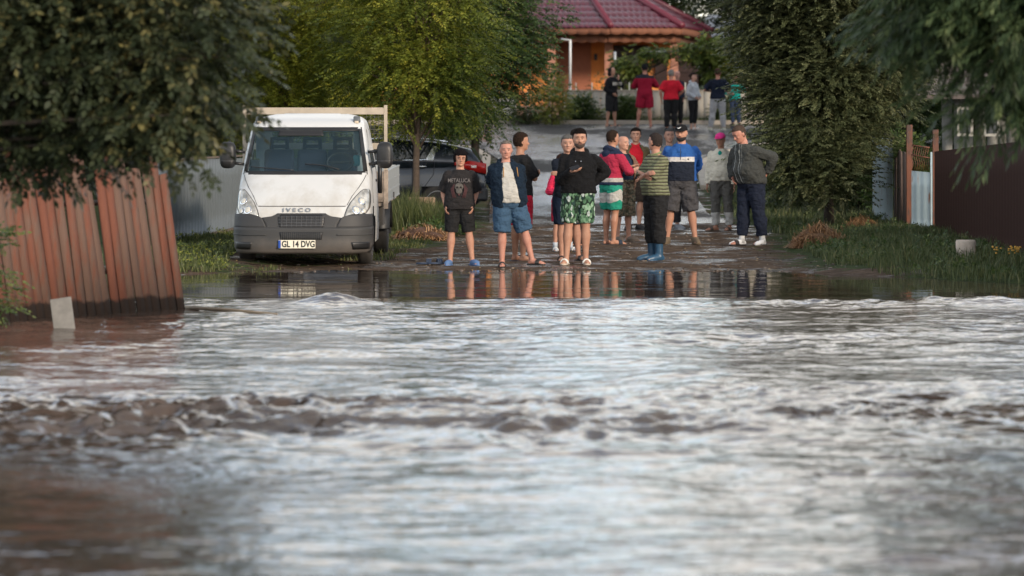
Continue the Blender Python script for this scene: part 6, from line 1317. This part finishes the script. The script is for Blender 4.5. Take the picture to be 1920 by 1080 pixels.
d = 105.8; p = Person('far woman in pale grey sweatshirt and black leggings, hair in a bun', 1300, d, HT(137, 243, d), R(52), (.50, .30, .22), .96, .07, far=True, arms=dict(R=((-.14, -.16, 1.0), (-1, 1, 0)), L=((.10, -.18, 1.0), (1, 1, 0))), legs=LG_(.08, .10, toeR=0, toeL=0))
p.top(cloth((.42, .44, .47)), .032, .92, 2, 1.475, .004, .026, 'sweatshirt'); p.hood(cloth((.42, .44, .47))); p.pants(BLK1, 1.7, .012, name='leggings', disp=.004); p.hair((.02, .013, .012), 'bun'); p.shoes(paint('white_slide', (.6, .6, .58), .6), 'slide', {'R': 0, 'L': 0})
d = 105.0; p = Person('far man with his back turned in a dark navy t-shirt and pale grey tracksuit trousers', 1346, d, HT(130, 247, d), R(176), RED, 1.06, far=True, arms=dict(R=((-.14, -.2, 1.1), (-1, .3, -.4)), L=((.16, -.2, 1.12), (1, .3, -.4))), legs=LG_(.16, .20))
p.top(cloth((.010, .014, .028)), .034, .90, .9, 1.465, .01, .03, 't_shirt'); p.pants(cloth((.34, .34, .35)), 1.92, .026, name='track_trousers'); p.hair((.09, .05, .04), 'crop'); p.shoes(paint('pale_shoe', (.45, .45, .38), .6), 'sneaker')
d = 108.3; p = Person('far smaller person in a teal shirt half hidden behind the oleaster leaves', 1379, d, HT(143, 237, d), R(-20), (.42, .22, .16), .98, far=True, arms=dict(R=((-.10, -.22, 1.12), (-1, .2, -.6)), L=((.45, -.15, 1.28), (1, .3, -.8))), legs=LG_(.10, .12)); p.top(cloth((.015, .36, .30)), .03, .9, 1.3, 1.47, .006, .024, 'shirt'); p.pants(cloth((.05, .07, .12)), 1.9, .02, name='trousers'); p.hair((.06, .03, .025), 'short'); p.shoes(BLK, 'sneaker')
# loose slippers on the mud
d = D(496)
for px, a, nm in ((798, 1.2, 'blue-black slide sandal lying on the mud, the outer left one'), (818, 1.5, 'blue-black slide sandal lying on the mud beside the black-clad woman')):
    x_ = X(px, d); g = ground(x_, d); bm = bmesh.new(); out = [(-.13, 0), (-.12, .032), (-.05, .036), (.05, .046), (.11, .040), (.135, 0)]; pts = out+[(f, -w_) for f, w_ in out[-2:0:-1]]
    loft(bm, [[Vector((f, w_, z)) for f, w_ in pts] for z in (0, .022)]); o = bobj('slide_sandal', bm, paint('navy_slide', (.03, .05, .095), .6)); o.location = (x_, d, g+.008); o.rotation_euler = (0, 0, a-1.2)
    bm = bmesh.new(); [tube(bm, [(f, math.cos(q)*.045, .02+math.sin(q)*.05) for q in np.linspace(0, math.pi, 9)], .010, 6) for f in (.02, .045, .07)]; bobj('strap', bm, paint('navy_slide', (.03, .05, .095), .6), o); tag(o, nm, 'sandal')
